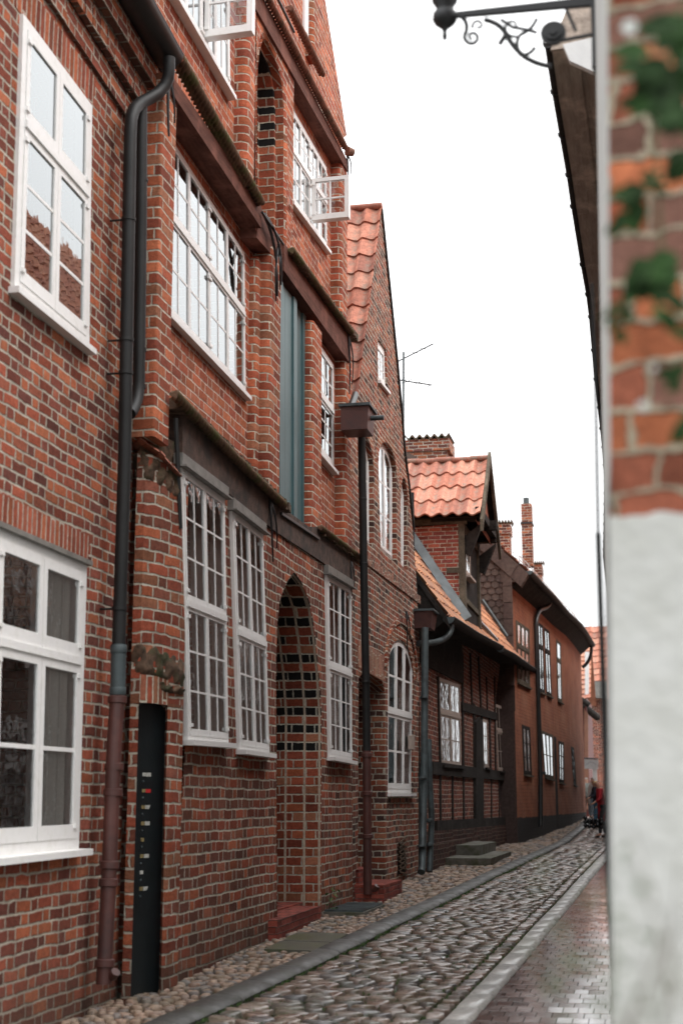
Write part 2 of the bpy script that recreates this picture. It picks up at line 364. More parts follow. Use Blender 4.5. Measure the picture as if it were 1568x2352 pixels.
MT['room'] = plain('dim_room', (.05, .05, .048), .9, .2, 2)
MT['curtain'] = plain('pale_curtain', (.78, .77, .73), .9, .06, 3)
MT['step'] = brick('red_step_brick', [(.24, .060, .045), (.20, .05, .04), (.28, .07, .05)], (.16, .08, .065), H=.065, LS=.21, mort=.008, flem=False, dirt=.3)
MT['stone'] = plain('grey_step_stone', (.13, .12, .10), .8, .35, 7, bump=.6, c2=(.06, .065, .03), s2=3)
MT['label'] = plain('pale_label', (.5, .5, .46), .5, .3, 40)
MT['redl'] = plain('red_label', (.55, .03, .03), .5, .1, 20)
MT['ochre'] = plain('brass_label', (.28, .22, .1), .4, .3, 40)
def glassmat(name, tint=.8, refl=1.6, wav=.35, rgh=.015, gc=.93):
    g = G(name); p = g.obj()
    b = g.n('ShaderNodeBump'); b.inputs['Strength'].default_value = wav; b.inputs['Distance'].default_value = .012; g.put(b.inputs['Height'], g.noise(p, 5.5, 2))
    fr = g.n('ShaderNodeFresnel'); fr.inputs[0].default_value = refl
    gl = g.n('ShaderNodeBsdfGlossy'); gl.inputs['Roughness'].default_value = rgh; gl.inputs['Color'].default_value = (gc, gc * 1.03, gc * 1.04, 1); g.t.links.new(b.outputs[0], gl.inputs['Normal'])
    tr = g.n('ShaderNodeBsdfTransparent'); tr.inputs[0].default_value = (tint, tint, tint, 1)
    mx = g.n('ShaderNodeMixShader'); g.put(mx.inputs[0], g.M('MINIMUM', .96, g.M('ADD', .06, g.M('MULTIPLY', fr.outputs[0], 1.75)))); g.t.links.new(tr.outputs[0], mx.inputs[1]); g.t.links.new(gl.outputs[0], mx.inputs[2])
    g.t.links.new(mx.outputs[0], g.out.inputs[0]); return g.m
MT['glass'] = glassmat('old_window_glass', .85, 1.6)
MT['glassU'] = glassmat('sky_facing_glass', .55, 2.4, wav=.04, gc=.76)
MT['zincL'] = plain('pale_zinc_flashing', (.17, .20, .21), .45, .25, 6, metal=.2)
MT['mortar'] = plain('pale_mortar', (.48, .40, .31), .9, .25, 30, bump=.5)
MT['gut'] = plain('dull_dark_gutter', (.028, .024, .022), .75, .4, 6, bump=.2, spec=.2)
# ------------------------------------------------------------------ kit of parts
class Q:
    """bilinear patch on a facade: corners bl, br, tr, tl in (s,z)"""
    def __init__(s, F, bl, br, tr, tl, d=0.0):
        s.F = F; s.c = [Vector(c) for c in (bl, br, tr, tl)]; s.d = d
        s.W = ((s.c[1] - s.c[0]).length + (s.c[2] - s.c[3]).length) / 2; s.H = ((s.c[3] - s.c[0]).length + (s.c[2] - s.c[1]).length) / 2
    def sz(s, u, v):
        a, b = u / s.W, v / s.H
        return s.c[0] * (1 - a) * (1 - b) + s.c[1] * a * (1 - b) + s.c[2] * a * b + s.c[3] * (1 - a) * b
    def p(s, u, v, d): q = s.sz(u, v); return s.F.p(q.x, q.y, s.d + d)
    def box(s, m, u0, u1, v0, v1, d0, d1, k=0):
        m.hexa([s.p(u0, v0, d0), s.p(u1, v0, d0), s.p(u1, v0, d1), s.p(u0, v0, d1), s.p(u0, v1, d0), s.p(u1, v1, d0), s.p(u1, v1, d1), s.p(u0, v1, d1)], k)
    def loop(s, ins=0, arch=None, n=10):
        W, H = s.W, s.H
        if not arch: return [tuple(s.sz(*q)) for q in ((ins, ins), (W - ins, ins), (W - ins, H - ins), (ins, H - ins))]
        L = [(ins, ins), (W - ins, ins)]; vs = H - arch; r = arch - ins
        for i in range(n + 1):
            a = math.pi * i / n; L.append((W / 2 + (W / 2 - ins) * math.cos(a), vs + r * math.sin(a)))
        return [tuple(s.sz(*q)) for q in L]
def window(q, parent, nc=2, rows=(0, 1), grid=((2, 3),), arch=0, ux=1.0, fw=.055, lf=.042, bar=.02, proud=.03, sill=.06, mat=None, sillmat=None, curtain=None, hinges=True, glass=None, gap=False, trim=0.0):
    mat = mat or MT['whiteD']; m = MB(); W, H = q.W, q.H; vs = H - arch
    def top(u):
        if not arch: return H
        t = (u - W / 2) / (W / 2); return vs + arch * math.sqrt(max(0, 1 - t * t))
    bx = lambda *a: q.box(m, *a)
    fx, lx, bu = fw * ux, lf * ux, bar * ux; gd = proud - .006
    bx(0, fx, 0, vs if arch else H, -.08, proud); bx(W - fx, W, 0, vs if arch else H, -.08, proud); bx(fx, W - fx, 0, fw, -.08, proud)
    if not arch: bx(fx, W - fx, H - fw, H, -.08, proud)
    else:
        n = 14
        for i in range(n):
            a0, a1 = math.pi * i / n, math.pi * (i + 1) / n; P = []
            for d in (-.08, proud):
                for a in (a0, a1):
                    co, si = math.cos(a), math.sin(a)
                    P.append((q.p(W / 2 + W / 2 * co, vs + arch * si, d), q.p(W / 2 + (W / 2 - fw) * co, vs + (arch - fw * 1.2) * si, d)))
            m.hexa([P[0][0], P[1][0], P[1][1], P[0][1], P[2][0], P[3][0], P[3][1], P[2][1]])
    iw = (W - 2 * fx) / nc; g = MB()
    for r in range(len(rows) - 1):
        v0 = fw + (H - 2 * fw) * rows[r]; v1 = fw + (H - 2 * fw) * rows[r + 1]; last = r == len(rows) - 2
        if r: bx(fx, W - fx, v0 - .028, v0 + .028, -.06, proud + .022); v0 += .026
        if not last: v1 -= .026
        for c in range(nc):
            u0 = fx + iw * c; u1 = u0 + iw; um = (u0 + u1) / 2
            t0 = min(v1, top(u0 + .01) - fw if arch else v1); t1 = min(v1, top(u1 - .01) - fw if arch else v1); tm = max(t0, t1) if arch and last else v1
            if arch and last:
                bx(u0, u0 + lf, v0, max(v0 + .05, top(u0 + lf * .5) - fw), -.03, proud + .012); bx(u1 - lf, u1, v0, max(v0 + .05, top(u1 - lf * .5) - fw), -.03, proud + .012); bx(u0 + lf, u1 - lf, v0, v0 + lf, -.03, proud + .012)
            else:
                bx(u0 + .003, u0 + lx, v0, v1, -.03, proud + .007); bx(u1 - lx, u1 - .003, v0, v1, -.03, proud + .007)
                bx(u0 + lx, u1 - lx, v0, v0 + lf * 1.5, -.03, proud + .007); bx(u0 + lx, u1 - lx, v1 - lf, v1, -.03, proud + .007)
            pc, pr = grid[r]; a0, a1, b0, b1 = u0 + lx, u1 - lx, v0 + lf, (v1 - lf)
            for i in range(1, pc):
                u = a0 + (a1 - a0) * i / pc; bx(u - bu / 2, u + bu / 2, b0, min(b1, top(u) - fw) if arch and last else b1, -.01, proud)
            for j in range(1, pr):
                v = b0 + (b1 - b0) * j / pr
                ua, ub = a0, a1
                if arch and last and v > vs - .02:
                    hw = W / 2 * math.sqrt(max(0, 1 - ((v - vs) / arch) ** 2)) - fw if v > vs else W / 2; ua, ub = max(a0, W / 2 - hw), min(a1, W / 2 + hw)
                if ub > ua + .02: bx(ua, ub, v - bar / 2, v + bar / 2, -.01, proud - .002)
            if hinges:
                for vv in (v0 + .07, v1 - .1):
                    uu = u0 if c % 2 == 0 else u1 - .05
                    if not (arch and last): bx(uu, uu + .05, vv, vv + .03, proud, proud + .022)
    w = m.build('window', mat, parent)
    if arch:
        L = q.loop(fw * .9, arch, 16); n = len(L); g.v = []; cen = q.sz(W / 2, H / 2)
        for t in tessellate_polygon([[Vector((a, z, 0)) for a, z in L]]): g.face([q.F.p(*L[i], q.d + gd) for i in t])
    else: g.face([q.p(fx, fw, gd), q.p(W - fx, fw, gd), q.p(W - fx, H - fw, gd), q.p(fx, H - fw, gd)])
    g.build('pane', glass or MT['glass'], w)
    if sill:
        k = MB(); q.box(k, -.03, W + .03, -.045, 0, -.02, sill + proud); k.build('sill', sillmat or mat, w)
    for cu in (curtain or []):
        a, b, lo, hi, dp = cu; k = MB(); n = 30; rr = []
        for v in (lo * H, hi * H): rr.append([q.p(W * (a + (b - a) * i / n), v, -dp + .03 * math.sin(i * 1.9) + .012 * math.sin(i * .7)) for i in range(n + 1)])
        k.grid(rr); k.build('curtain', MT['curtain'], w, smooth=60)
    return w
def rope(m, a, b, R=.07, lobes=3, pitch=.19, n=30, sag=0, ends=True):
    a, b = Vector(a), Vector(b); L = (b - a).length; t = (b - a) / L; x = t.cross(Vector((0, 0, 1))).normalized(); y = t.cross(x); k = max(8, int(L / .011)); rows = []
    for i in range(k + 1):
        f = i / k; s = f * L; c = a + (b - a) * f + y * (sag * math.sin(math.pi * f)); tw = 2 * math.pi * s / pitch; r0 = R * (1 + .07 * noise.noise((s * 3, a.z, 1)))
        if ends and i == 0 or i == k: r0 *= .75
        row = []
        for j in range(n):
            th = 2 * math.pi * j / n; q = math.sin(lobes * (th - tw) / 2) ** 2; r = r0 * (.56 + .48 * q); row.append(c + x * math.cos(th) * r + y * math.sin(th) * r)
        rows.append(row)
    m.grid(rows, closed=True); m.face(rows[0][::-1]); m.face(rows[-1])
def pantiles(m, P00, P10, P11, P01, nu, nv, amp=.028, lift=.03, S=8, base=(0, 0), thick=.014, jit=.004):
    """P00 eave start, P10 eave end, P11 ridge end, P01 ridge start"""
    P00, P10, P11, P01 = map(Vector, (P00, P10, P11, P01)); N = (P10 - P00).cross(P01 - P00).normalized()
    if N.z < 0: N = -N
    bl = lambda a, b: P00 * (1 - a) * (1 - b) + P10 * a * (1 - b) + P11 * a * b + P01 * (1 - a) * b
    def h(t):
        t = t % 1
        return amp * (math.cos(math.pi * (t / .36)) if t < .36 else -math.cos(math.pi * (t - .36) / .64))
    for j in range(nv):
        v0, v1 = j / nv, min(1, (j + 1.12) / nv); rng = [random.uniform(-jit, jit) for _ in range(nu + 1)]; lo, hi, lp = [], [], []; ul, uh, up = [], [], []
        for i in range(nu * S + 1):
            a = i / (nu * S); c = min(nu - 1, i // S); hh = h(i / S); z = rng[c]; vj = v0 + z * .6
            lo.append(bl(a, max(0, vj)) + N * (hh + lift + z)); hi.append(bl(a, v1) + N * (hh)); lp.append(bl(a, max(0, vj)) + N * (hh + lift + z - thick - lift * .5))
            q = min(i / S, nu - .001); ul.append((base[0] + q, base[1] + j + .02)); uh.append((base[0] + q, base[1] + j + .98)); up.append((base[0] + q, base[1] + j + .01))
        m.grid([lo, hi], [ul, uh]); m.grid([lp, lo], [up, ul])
def pilaster(m, F, s0, s1, z0, z1, d0, d1, r=.07, n=6, zs0=None):
    """vertical pier; its near edge is rounded; z may differ at both ends"""
    P = [(s0, d0), (s0, d1 - r)]
    for i in range(1, n + 1):
        a = i / n * math.pi / 2; P.append((s0 + r * (1 - math.cos(a)), d1 - r + r * math.sin(a)))
    P += [(s1, d1), (s1, d0)]; k = max(1, int((z1 - z0) / .5)); rows = []; uv = []; acc = [0]
    for a, b in zip(P, P[1:]): acc.append(acc[-1] + math.hypot(b[0] - a[0], b[1] - a[1]))
    for z in (z0, z1): rows.append([F.p(a, z, d) for a, d in P]); uv.append([(s0 + q, z) for q in acc])
    m.grid(rows, uv); m.face([F.p(a, z1, d) for a, d in P], [(a, d) for a, d in P]); m.face([F.p(a, z0, d) for a, d in P][::-1], [(a, d) for a, d in P])
def downpipe(parent, pts, r, mat, collars=(), brk=(), name='drainpipe', cr=1.28, ch=.06):
    m = MB(); m.tube(pts, r, 16); a, b = Vector(pts[0]), Vector(pts[-1])
    for f in collars:
        c = a.lerp(b, f); t = (b - a).normalized(); m.tube([c - t * ch / 2, c - t * ch / 2 * .8, c + t * ch / 2 * .8, c + t * ch / 2], [r * 1.05, r * cr, r * cr, r * 1.05], 16)
    return m.build(name, mat, parent, smooth=40)
def arc(p0, p1, p2, n=8):
    p0, p1, p2 = map(Vector, (p0, p1, p2)); return [p0 * (1 - t) ** 2 + p1 * 2 * t * (1 - t) + p2 * t * t for t in [i / n for i in range(n + 1)]]
def ironbar(parent, p0, p1, p2, w=.022, name='wall_anchor'):
    m = MB(); m.tube(arc(p0, p1, p2), [w * (1 - .5 * i / 8) for i in range(9)], 6); m.tube(arc(p0, Vector(p1) + Vector((.05, .07, .1)), Vector(p2) + Vector((.02, .08, .16))), [w * .8 * (1 - .5 * i / 8) for i in range(9)], 6)
    return m.build(name, MT['iron'], parent, smooth=50)
def D4(F, tl, tr, br, bl, d=0.0):
    t = [F.uv(*p, d + .03) for p in (bl, br, tr, tl)]; return Q(F, *t, d=d)
def lin(F, p, q, d=0.0):
    (a, za), (b, zb) = F.uv(*p, d), F.uv(*q, d)
    return lambda s: za + (zb - za) * (s - a) / (b - a)
def slab(m, F, a, b, zlo, zhi, d0, d1, n=1, k=0):
    for i in range(n):
        s0 = a + (b - a) * i / n; s1 = a + (b - a) * (i + 1) / n
        m.hexa([F.p(s0, zlo(s0), d0), F.p(s1, zlo(s1), d0), F.p(s1, zlo(s1), d1), F.p(s0, zlo(s0), d1), F.p(s0, zhi(s0), d0), F.p(s1, zhi(s1), d0), F.p(s1, zhi(s1), d1), F.p(s0, zhi(s0), d1)], k)
# =================================================================== HOUSE A (nearest, left edge of the picture)
FA = Fac((-4.15, 0), (-4.15, 1)); FB = Fac((-3.9, 0), (-3.9, 1))
HA = thing('brick_house', 'smooth red brick house at the left edge with flush white windows and dark gutter', 'house', (-4.15, 8, 0))
ya0, ya1 = 5.6, FA.uv(292, 1500)[0]
gut = lin(FA, (332, 0), (420, 158), .40); cor = lin(FA, (112, 0), (255, 215), .02)
QAU = D4(FA, (54, 30), (212, 242), (205, 800), (33, 660)); QAL = D4(FA, (-14, 1206), (200, 1298), (181, 1950), (-32, 1972))
ga = lambda s: gut(s) - .12
m = wall(FA, [(ya0, -.6), (ya1, -.6), (ya1, ga(ya1)), (ya0, ga(ya0))], [(QAU.loop(.03), [(0, .12)], 0), (QAL.loop(.03), [(0, .12)], 0)], body=3.0)
m.build('wall', MT['brickA'], HA)
for q, nm in ((QAU, 0), (QAL, 1)):   # upright brick bands over the windows
    lp = q.loop(); (s0, z0), (s1, z1) = lp[3], lp[2]; h = .24 if nm else .30; mm = MB()
    mm.prism(FA, [(s0 - .08, z0 + .012), (s1 + .06, z1 + .012), (s1 + .12, z1 + h), (s0 - .1, z0 + h)], -.02, .006, swap=True); mm.build('lintel', MT['soldier'], HA)
window(QAU, HA, 2, (0, .62, 1), ((1, 3), (1, 1)), fw=.075, lf=.06, bar=.026, sill=.05, curtain=[(.6, .97, .03, .4, .05)], glass=MT['glassU'])
window(QAL, HA, 2, (0, .66, 1), ((1, 2), (1, 1)), fw=.08, lf=.065, bar=.03, sill=.10, curtain=[(.62, .97, .02, .98, .05), (.02, .09, .02, .98, .05)])
mm = MB(); lp = QAL.loop(); (s0, z0), (s1, z1) = lp[3], lp[2]
mm.prism(FA, [(s0 - .02, z0 - .005), (s1 + .02, z1 - .005), (s1 + .02, z1 + .03), (s0 - .02, z0 + .03)], -.02, .07); mm.build('lead_strip', MT['lead'], HA)
# corbelled cornice: three courses, the middle one of spaced headers
mm = MB(); zt = lambda s: gut(s) + .02; N = 3
for i in range(N):
    f0, f1 = i / N, (i + 1) / N
    lo = lambda s, f=f0: cor(s) + (zt(s) - cor(s)) * f; hi = lambda s, f=f1: cor(s) + (zt(s) - cor(s)) * f - .004
    if i == 1:
        n = 34
        for j in range(n):
            a = ya0 + (ya1 - ya0) * j / n; b = a + (ya1 - ya0) / n * .86; slab(mm, FA, a, b, lo, hi, -.02, .10)
        slab(mm, FA, ya0, ya1, lo, hi, -.02, .05)
    else: slab(mm, FA, ya0, ya1 + .02, lo, hi, -.02, (.035, .1, .18)[i], 6)
mm.build('cornice', MT['brickA'], HA)
mm = MB(); L0, L1 = ya0, FA.uv(420, 158, .42)[0]; pr = []
for i in range(13):
    a = math.pi * (i / 12); pr.append((.285 - .14 * math.cos(a), -.12 * math.sin(a)))
for off in (0, .006):
    rows = [[FA.p(s, gut(s) + .1 + z * (1 - off * 4), d) for d, z in pr] for s in (L0, L1)]; mm.grid(rows)
mm.face([FA.p(L1, gut(L1) + .1 + z, d) for d, z in pr]); mm.tube([FA.p(L0, gut(L0) + .1, .415), FA.p(L1, gut(L1) + .1, .415)], .013, 8)
mm.build('gutter', MT['black'], HA, smooth=50)
mm = MB(); slab(mm, FA, ya0, ya1 + .05, lambda s: gut(s) + .03, lambda s: gut(s) + .11, -.1, .19, 1); mm.build('eaves_board', MT['timber'], HA)
mm = MB(); a, b = FA.p(ya0, gut(ya0) + .12, .33), FA.p(ya1, gut(ya1) + .12, .33); c = FA.p(ya1, gut(ya1) + 2.6, -2.6); d = FA.p(ya0, gut(ya0) + 2.6, -2.6)
pantiles(mm, a, b, c, d, 18, 9); mm.build('roof', MT['tileR'], HA)
FP = Fac((-3.98, 0), (-3.98, 1)); pt = lambda x, y, F=FP: (lambda q: F.p(q[0], q[1]))(F.uv(x, y))
xx = lambda x, y, X: atx(x, y, X); k = [xx(388, 132, -3.80), xx(388, 160, -3.80), xx(386, 178, -3.81), xx(378, 197, -3.84), xx(362, 214, -3.88), xx(342, 226, -3.93), xx(322, 236, -3.97), pt(308, 250), pt(301, 272), pt(299, 310)]
downpipe(HA, k + [pt(294, 600), pt(286, 1050), pt(272, 1500)], .053, MT['pipe'])
mm = MB()
for y, x in ((503, 295.5), (780, 290.5), (856, 289), (1398, 274.5)):
    mm = MB(); c = pt(x, y); mm.tube([c - Vector((0, 0, .014)), c + Vector((0, 0, .014))], .058, 16); mm.tube([c, c + Vector((-.16, 0, 0))], .009, 6); mm.build('pipe_bracket', MT['pipe'], HA, smooth=40)
downpipe(HA, [pt(272.5, 1480), pt(271, 1560), pt(270, 1600)], .058, MT['zinc'], (.1, .9), cr=1.1)
downpipe(HA, [pt(270, 1595), pt(262, 1715), pt(252, 1970), pt(241, 2200), pt(238, 2262)], .057, MT['rust'], (.02, .26, .35, .60, .66, .93), name='standpipe')
mm = MB(); c = pt(243, 2240); mm.tube(arc(c, c + Vector((.06, -.03, -.03)), c + Vector((.1, -.06, .03)), 5), .035, 10); mm.build('pipe_shoe', MT['rust'], HA, smooth=40)
# =================================================================== HOUSE B (tall gabled house with rope mouldings)
HB = thing('gabled_brick_house', 'tall old gabled brick house with rope mouldings, rounded piers and a pointed arch doorway', 'house', (-3.9, 14, .1))
Y = lambda x, d=0.0, y=1000: FB.uv(x, y, d)[0]
yb0, yb1 = Y(366), Y(808); yp2 = Y(622)
r1 = lin(FB, (389, 91), (599, 467)); r5 = lin(FB, (401, 907), (653, 1160)); r4 = lin(FB, (670, 578), (804, 763)); r2 = lin(FB, (616, 0), (794, 343)); r6 = lin(FB, (737, 1213), (821, 1277))
gt_ = [(420, 1048), (520, 1128), (626, 1215), (740, 1290), (810, 1342)]
gtp = FB.L(gt_)
def gtop(s):
    P = gtp
    for (a, b), (c, d) in zip(P, P[1:]):
        if s <= c or (c, d) == P[-1]: return b + (d - b) * (s - a) / (c - a)
QU1 = D4(FB, (386, -440), (526, -130), (529, 218), (386, -30), -.15); QU2 = D4(FB, (670, 238), (753, 384), (754, 576), (670, 462), -.15)
QM1 = D4(FB, (386, 297), (566, 580), (569, 910), (386, 718), -.20); QM2 = D4(FB, (727, 779), (766, 838), (767, 1083), (727, 1036), -.15)
def hole(q, ins=.03, dep=.12, arch=None): return (q.loop(ins, arch), [(0, dep)], 0)
vg = FB.L([(801, 356), (796, 310), (747, 0), (712, -260), (660, -700)], -.15)
out = [(yp2, gtop(yp2) - .1), (yb1, gtop(yb1) - .1), (yb1, vg[0][1])] + vg[1:] + [(yb0, vg[-1][1]), (yb0, r1(yb0)), (yp2 - .02, r1(yp2))]
NL = FB.L([(584, 430), (584, 60), (662, 110), (662, 590)]); NL[0] = (NL[0][0], r1(yp2) + .1); NL[3] = (NL[3][0], r1(yp2) + .1); m = wall(FB, out, [hole(QU1), hole(QU2), hole(QM2), ([NL[0], NL[1], NL[2], NL[3]], [(0, .3)], 0)], body=3.5, d=-.15); m.build('upper_wall', MT['brickU'], HB)
out = [(yb0, r5(yb0) - .2), (yp2 - .02, r5(yp2) - .2), (yp2 - .02, r1(yp2)), (yb0, r1(yb0) + .1)]
m = wall(FB, out, [hole(QM1)], body=2.5, d=-.20); m.build('middle_wall', MT['brickU'], HB)
window(QU1, HB, 4, (0, .6, 1), ((2, 2), (2, 2)), glass=MT['glassU'])
window(QU2, HB, 4, (0, .56, 1), ((2, 2), (2, 2)), bar=.022, lf=.035, proud=.01, glass=MT['glassU'])
window(QM1, HB, 4, (0, .56, 1), ((2, 2), (2, 2)), bar=.02, lf=.032, fw=.045, proud=.008, glass=MT['glassU'])
window(QM2, HB, 1, (0, .54, 1), ((2, 3), (2, 2)), bar=.025, glass=MT['glassU'])
def casement(x0, x1, ylo, yhi, dwall, rows=3, yl2=None):
    s = FB.uv(x0, ylo, dwall)[0]; F = Fac((FB.o.x + dwall + .03, s), (FB.o.x + dwall + 1, s - .035)); w = F.uv(x1, ylo)[0]
    zb, zt_ = F.uv(x0, ylo)[1], F.uv(x0, yhi)[1]; q = Q(F, (0, zb), (w, zb), (w, zt_), (0, zt_)); return window(q, HB, 1, (0, 1), ((2, rows),), fw=.002, lf=.05, bar=.02, sill=0, proud=.02, hinges=True)
w1 = casement(463, 579, 88, -130, -.15); w1.name = 'open_casement'
w2 = casement(711, 801, 508, 412, -.15, 2); w2.name = 'open_casement'
# beams over the recesses
mm = MB(); bm_ = lin(FB, (405, 240), (593, 523), .03); slab(mm, FB, yb0 + .05, Y(588), lambda s: bm_(s) + .05, lin(FB, (393, 180), (586, 462)), -.3, .03, 4); slab(mm, FB, Y(586), Y(634), lin(FB, (577, 528), (640, 600)), lambda s: r1(s) - .02, -.25, -.01, 2); mm.build('beam', MT['beam'], HB)
mm = MB(); b2_ = lin(FB, (672, 190), (784, 386)); slab(mm, FB, Y(560), Y(796), lambda s: b2_(s) + .08, lin(FB, (640, 70), (783, 346)), -.3, .02, 4); mm.build('beam', MT['beam'], HB)
mm = MB(); b3_ = lin(FB, (665, 654), (787, 824)); slab(mm, FB, Y(645), Y(800), lambda s: b3_(s) + .05, lin(FB, (672, 590), (794, 762)), -.3, .02, 4); mm.build('beam', MT['beam'], HB)
mm = MB(); n = 14
for i in range(n):
    a = Y(414) + (yb1 - Y(414)) * i / n; b = Y(414) + (yb1 - Y(414)) * (i + 1) / n
    hi = (lambda s: r5(s) - .06) if a < Y(640) else (lambda s: max(gtop(s) + .25, r6(s) - .02) if s > Y(725) else gtop(s) + .30)
    slab(mm, FB, a, b, lambda s: gtop(s) - .02, hi, -.3, .022)
mm.build('beam', MT['beamD'], HB)
# ropes
def brope(a, b, R, d, mat='rope', pitch=.22, sag=0):
    mm = MB(); P = lambda c: FB.p(*FB.uv(*c, d), d); rope(mm, P(a), P(b), R, pitch=pitch, sag=sag); mm.build('rope_moulding', MT[mat], HB, smooth=60)
brope((385, 84), (599, 466), .052, .07); brope((378, 98), (560, 425), .045, .02)
brope((560, -110), (793, 340), .046, .06, 'ropeU'); brope((664, 16), (740, 170), .05, .05, 'ropeU')
brope((668, 574), (806, 764), .05, .06); brope((400, 905), (652, 1160), .048, .08, sag=.02); brope((735, 1212), (824, 1279), .042, .06)
mm = MB(); c = FB.p(*FB.uv(797, 346, .05), .05); mm.tube([c, c + Vector((.07, .07, 0))], [.07, .055], 10); mm.build('rope_end', MT['ropeU'], HB, smooth=60)
for a, b, d1 in (((664, 572), (811, 766), .05), ((396, 903), (655, 1158), .06), ((734, 1208), (826, 1276), .04)):   # brick ledge under each rope
    mm = MB(); f = lin(FB, a, b); n = int((Y(b[0]) - Y(a[0])) / .085)
    for i in range(n):
        s = Y(a[0]) + (Y(b[0]) - Y(a[0])) * i / n; dz = random.uniform(-.012, .012); slab(mm, FB, s, s + .066, lambda q: f(q) - .12 + dz, lambda q: f(q) - .03, -.28, d1 + .03 + random.uniform(-.012, .012))
    mm.build('brick_ledge', MT['moss'], HB)
# piers
def pier(x0, x1, ylo, yhi, dep, mat='brickP', r=.07, d1=0.0):
    mm = MB(); yc = (ylo + yhi) / 2; s0, s1 = Y(x0, d1, yc), Y(x1, d1, yc); s0 -= 0
    pilaster(mm, FB, s0 - r * .6, s1, FB.uv(x0, ylo, d1)[1], FB.uv(x0, yhi, d1)[1], d1 - dep, d1, r); return mm.build('pier', MT[mat], HB, smooth=30)
pier(366, 397, 1010, 150, .35, r=.02); pier(622, 643, 1160, 560, .26, r=.08, d1=.005); pier(590, 604, 1130, 585, .26, r=.05, d1=-.15 + .04)
pier(719, 738, 1240, 735, .16); pier(795, 808, 1300, 800, .16); pier(785, 797, 745, 370, .16); pier(574, 587, 475, -300, .16, r=.08)
pier(722, 730, 130, -300, .12, r=.07, d1=-.04)
mm = MB(); pilaster(mm, FB, Y(716), Y(722), FB.uv(716, 60)[1], FB.uv(716, -300)[1], -.2, -.1, .03); mm.build('pier', MT['white'], HB)
# arched niche in the upper storey
lp = FB.L([(588, 545), (588, 190), (590, 135), (595, 92), (604, 62), (618, 70), (634, 108), (647, 150), (656, 195), (660, 250), (661, 590)])
b0, b1 = Y(579), Y(671); out = [(b0, FB.uv(586, 530)[1]), (b1, FB.uv(660, 600)[1]), (b1, r2(b1) - .12), (b0, r2(b0) - .12)]
lp = [(a, z) for a, z in lp]; lp[0] = (lp[0][0], out[0][1] + .03); lp[-1] = (lp[-1][0], out[0][1] + .02); lp = offset_loop(lp, -.115)
m = wall(FB, out, [(lp, [(0, .01)], .11)], d=-.01); m.build('niche', MT['brickP'], HB, smooth=30)
m = MB(); rings = [(offset_loop(lp, -.004), -.115), (offset_loop(lp, -.06), -.118), (offset_loop(lp, -.06), -.30), (offset_loop(lp, -.10), -.304), (offset_loop(lp, -.10), -.44)]
for (l0, d0), (l1, d1) in zip(rings, rings[1:]):
    for i in range(len(lp)):
        j = (i + 1) % len(lp); m.face([FB.p(*l0[i], d0), FB.p(*l0[j], d0), FB.p(*l1[j], d1), FB.p(*l1[i], d1)], [(.05 - d0, l0[i][1]), (.05 - d0, l0[j][1]), (.05 - d1, l1[j][1]), (.05 - d1, l1[i][1])])
m.build('niche_lining', brick('niche_brick', ORG, (.55, .43, .33), H=.098, LS=.27, HD=.13, mort=.014, stripe=(FB.uv(603, 262)[1], 30), dirt=.15, wob=.006, flem=False), HB)
mm = MB(); mm.face([FB.p(b0, out[0][1], -.43), FB.p(b1, out[1][1], -.43), FB.p(b1, out[2][1], -.43), FB.p(b0, out[3][1], -.43)]); mm.build('niche_back', MT['beamD'], HB)
# teal shutter
t = [FB.uv(*p, -.12) for p in ((628, 1170), (699, 1212), (699, 727), (628, 640))]; q = Q(FB, *t, d=-.12); mm = MB(); npl = 9
for i in range(npl):
    a, b = q.W * i / npl, q.W * (i + 1) / npl; dd = .05 if i < 5 else 0.0; q.box(mm, a + .002, b - .002, 0, q.H, -.05, dd)
    if i in (0, 4, 8): q.box(mm, a + .004, b - .004, 0, q.H, dd, dd + .022)
mm.build('shutter', MT['teal'], HB)
mm = MB(); slab(mm, FB, Y(640), Y(727), lin(FB, (643, 1186), (725, 1240)), lambda s: lin(FB, (643, 1186), (725, 1240))(s) + .03, -.2, .05); mm.build('sill', MT['black'], HB)
# ground storey
QG1 = D4(FB, (415, 1070), (515, 1143), (524, 1708), (431, 1700)); QG2 = D4(FB, (532, 1170), (603, 1225), (618, 1732), (550, 1722)); QG3 = D4(FB, (750, 1318), (806, 1351), (808, 1749), (757, 1739))
door = FB.L([(637, 2150), (736, 2122), (737, 1640), (731, 1546), (722, 1458), (712, 1393), (702, 1362), (691, 1338), (675, 1317), (661, 1333), (650, 1360), (643, 1382), (638, 1431), (635, 1519), (635, 1642)])
yg0 = Y(418); out = [(yg0, -.6), (yb1, -.6), (yb1, gtp[-1][1])] + [p for p in gtp[::-1][1:]]
out[-1] = (yg0, gtp[0][1])
m = wall(FB, out, [hole(QG1), hole(QG2), hole(QG3), (door, [(0, .012)], .015)], body=2.4)
m.build('ground_wall', MT['brickB'], HB)
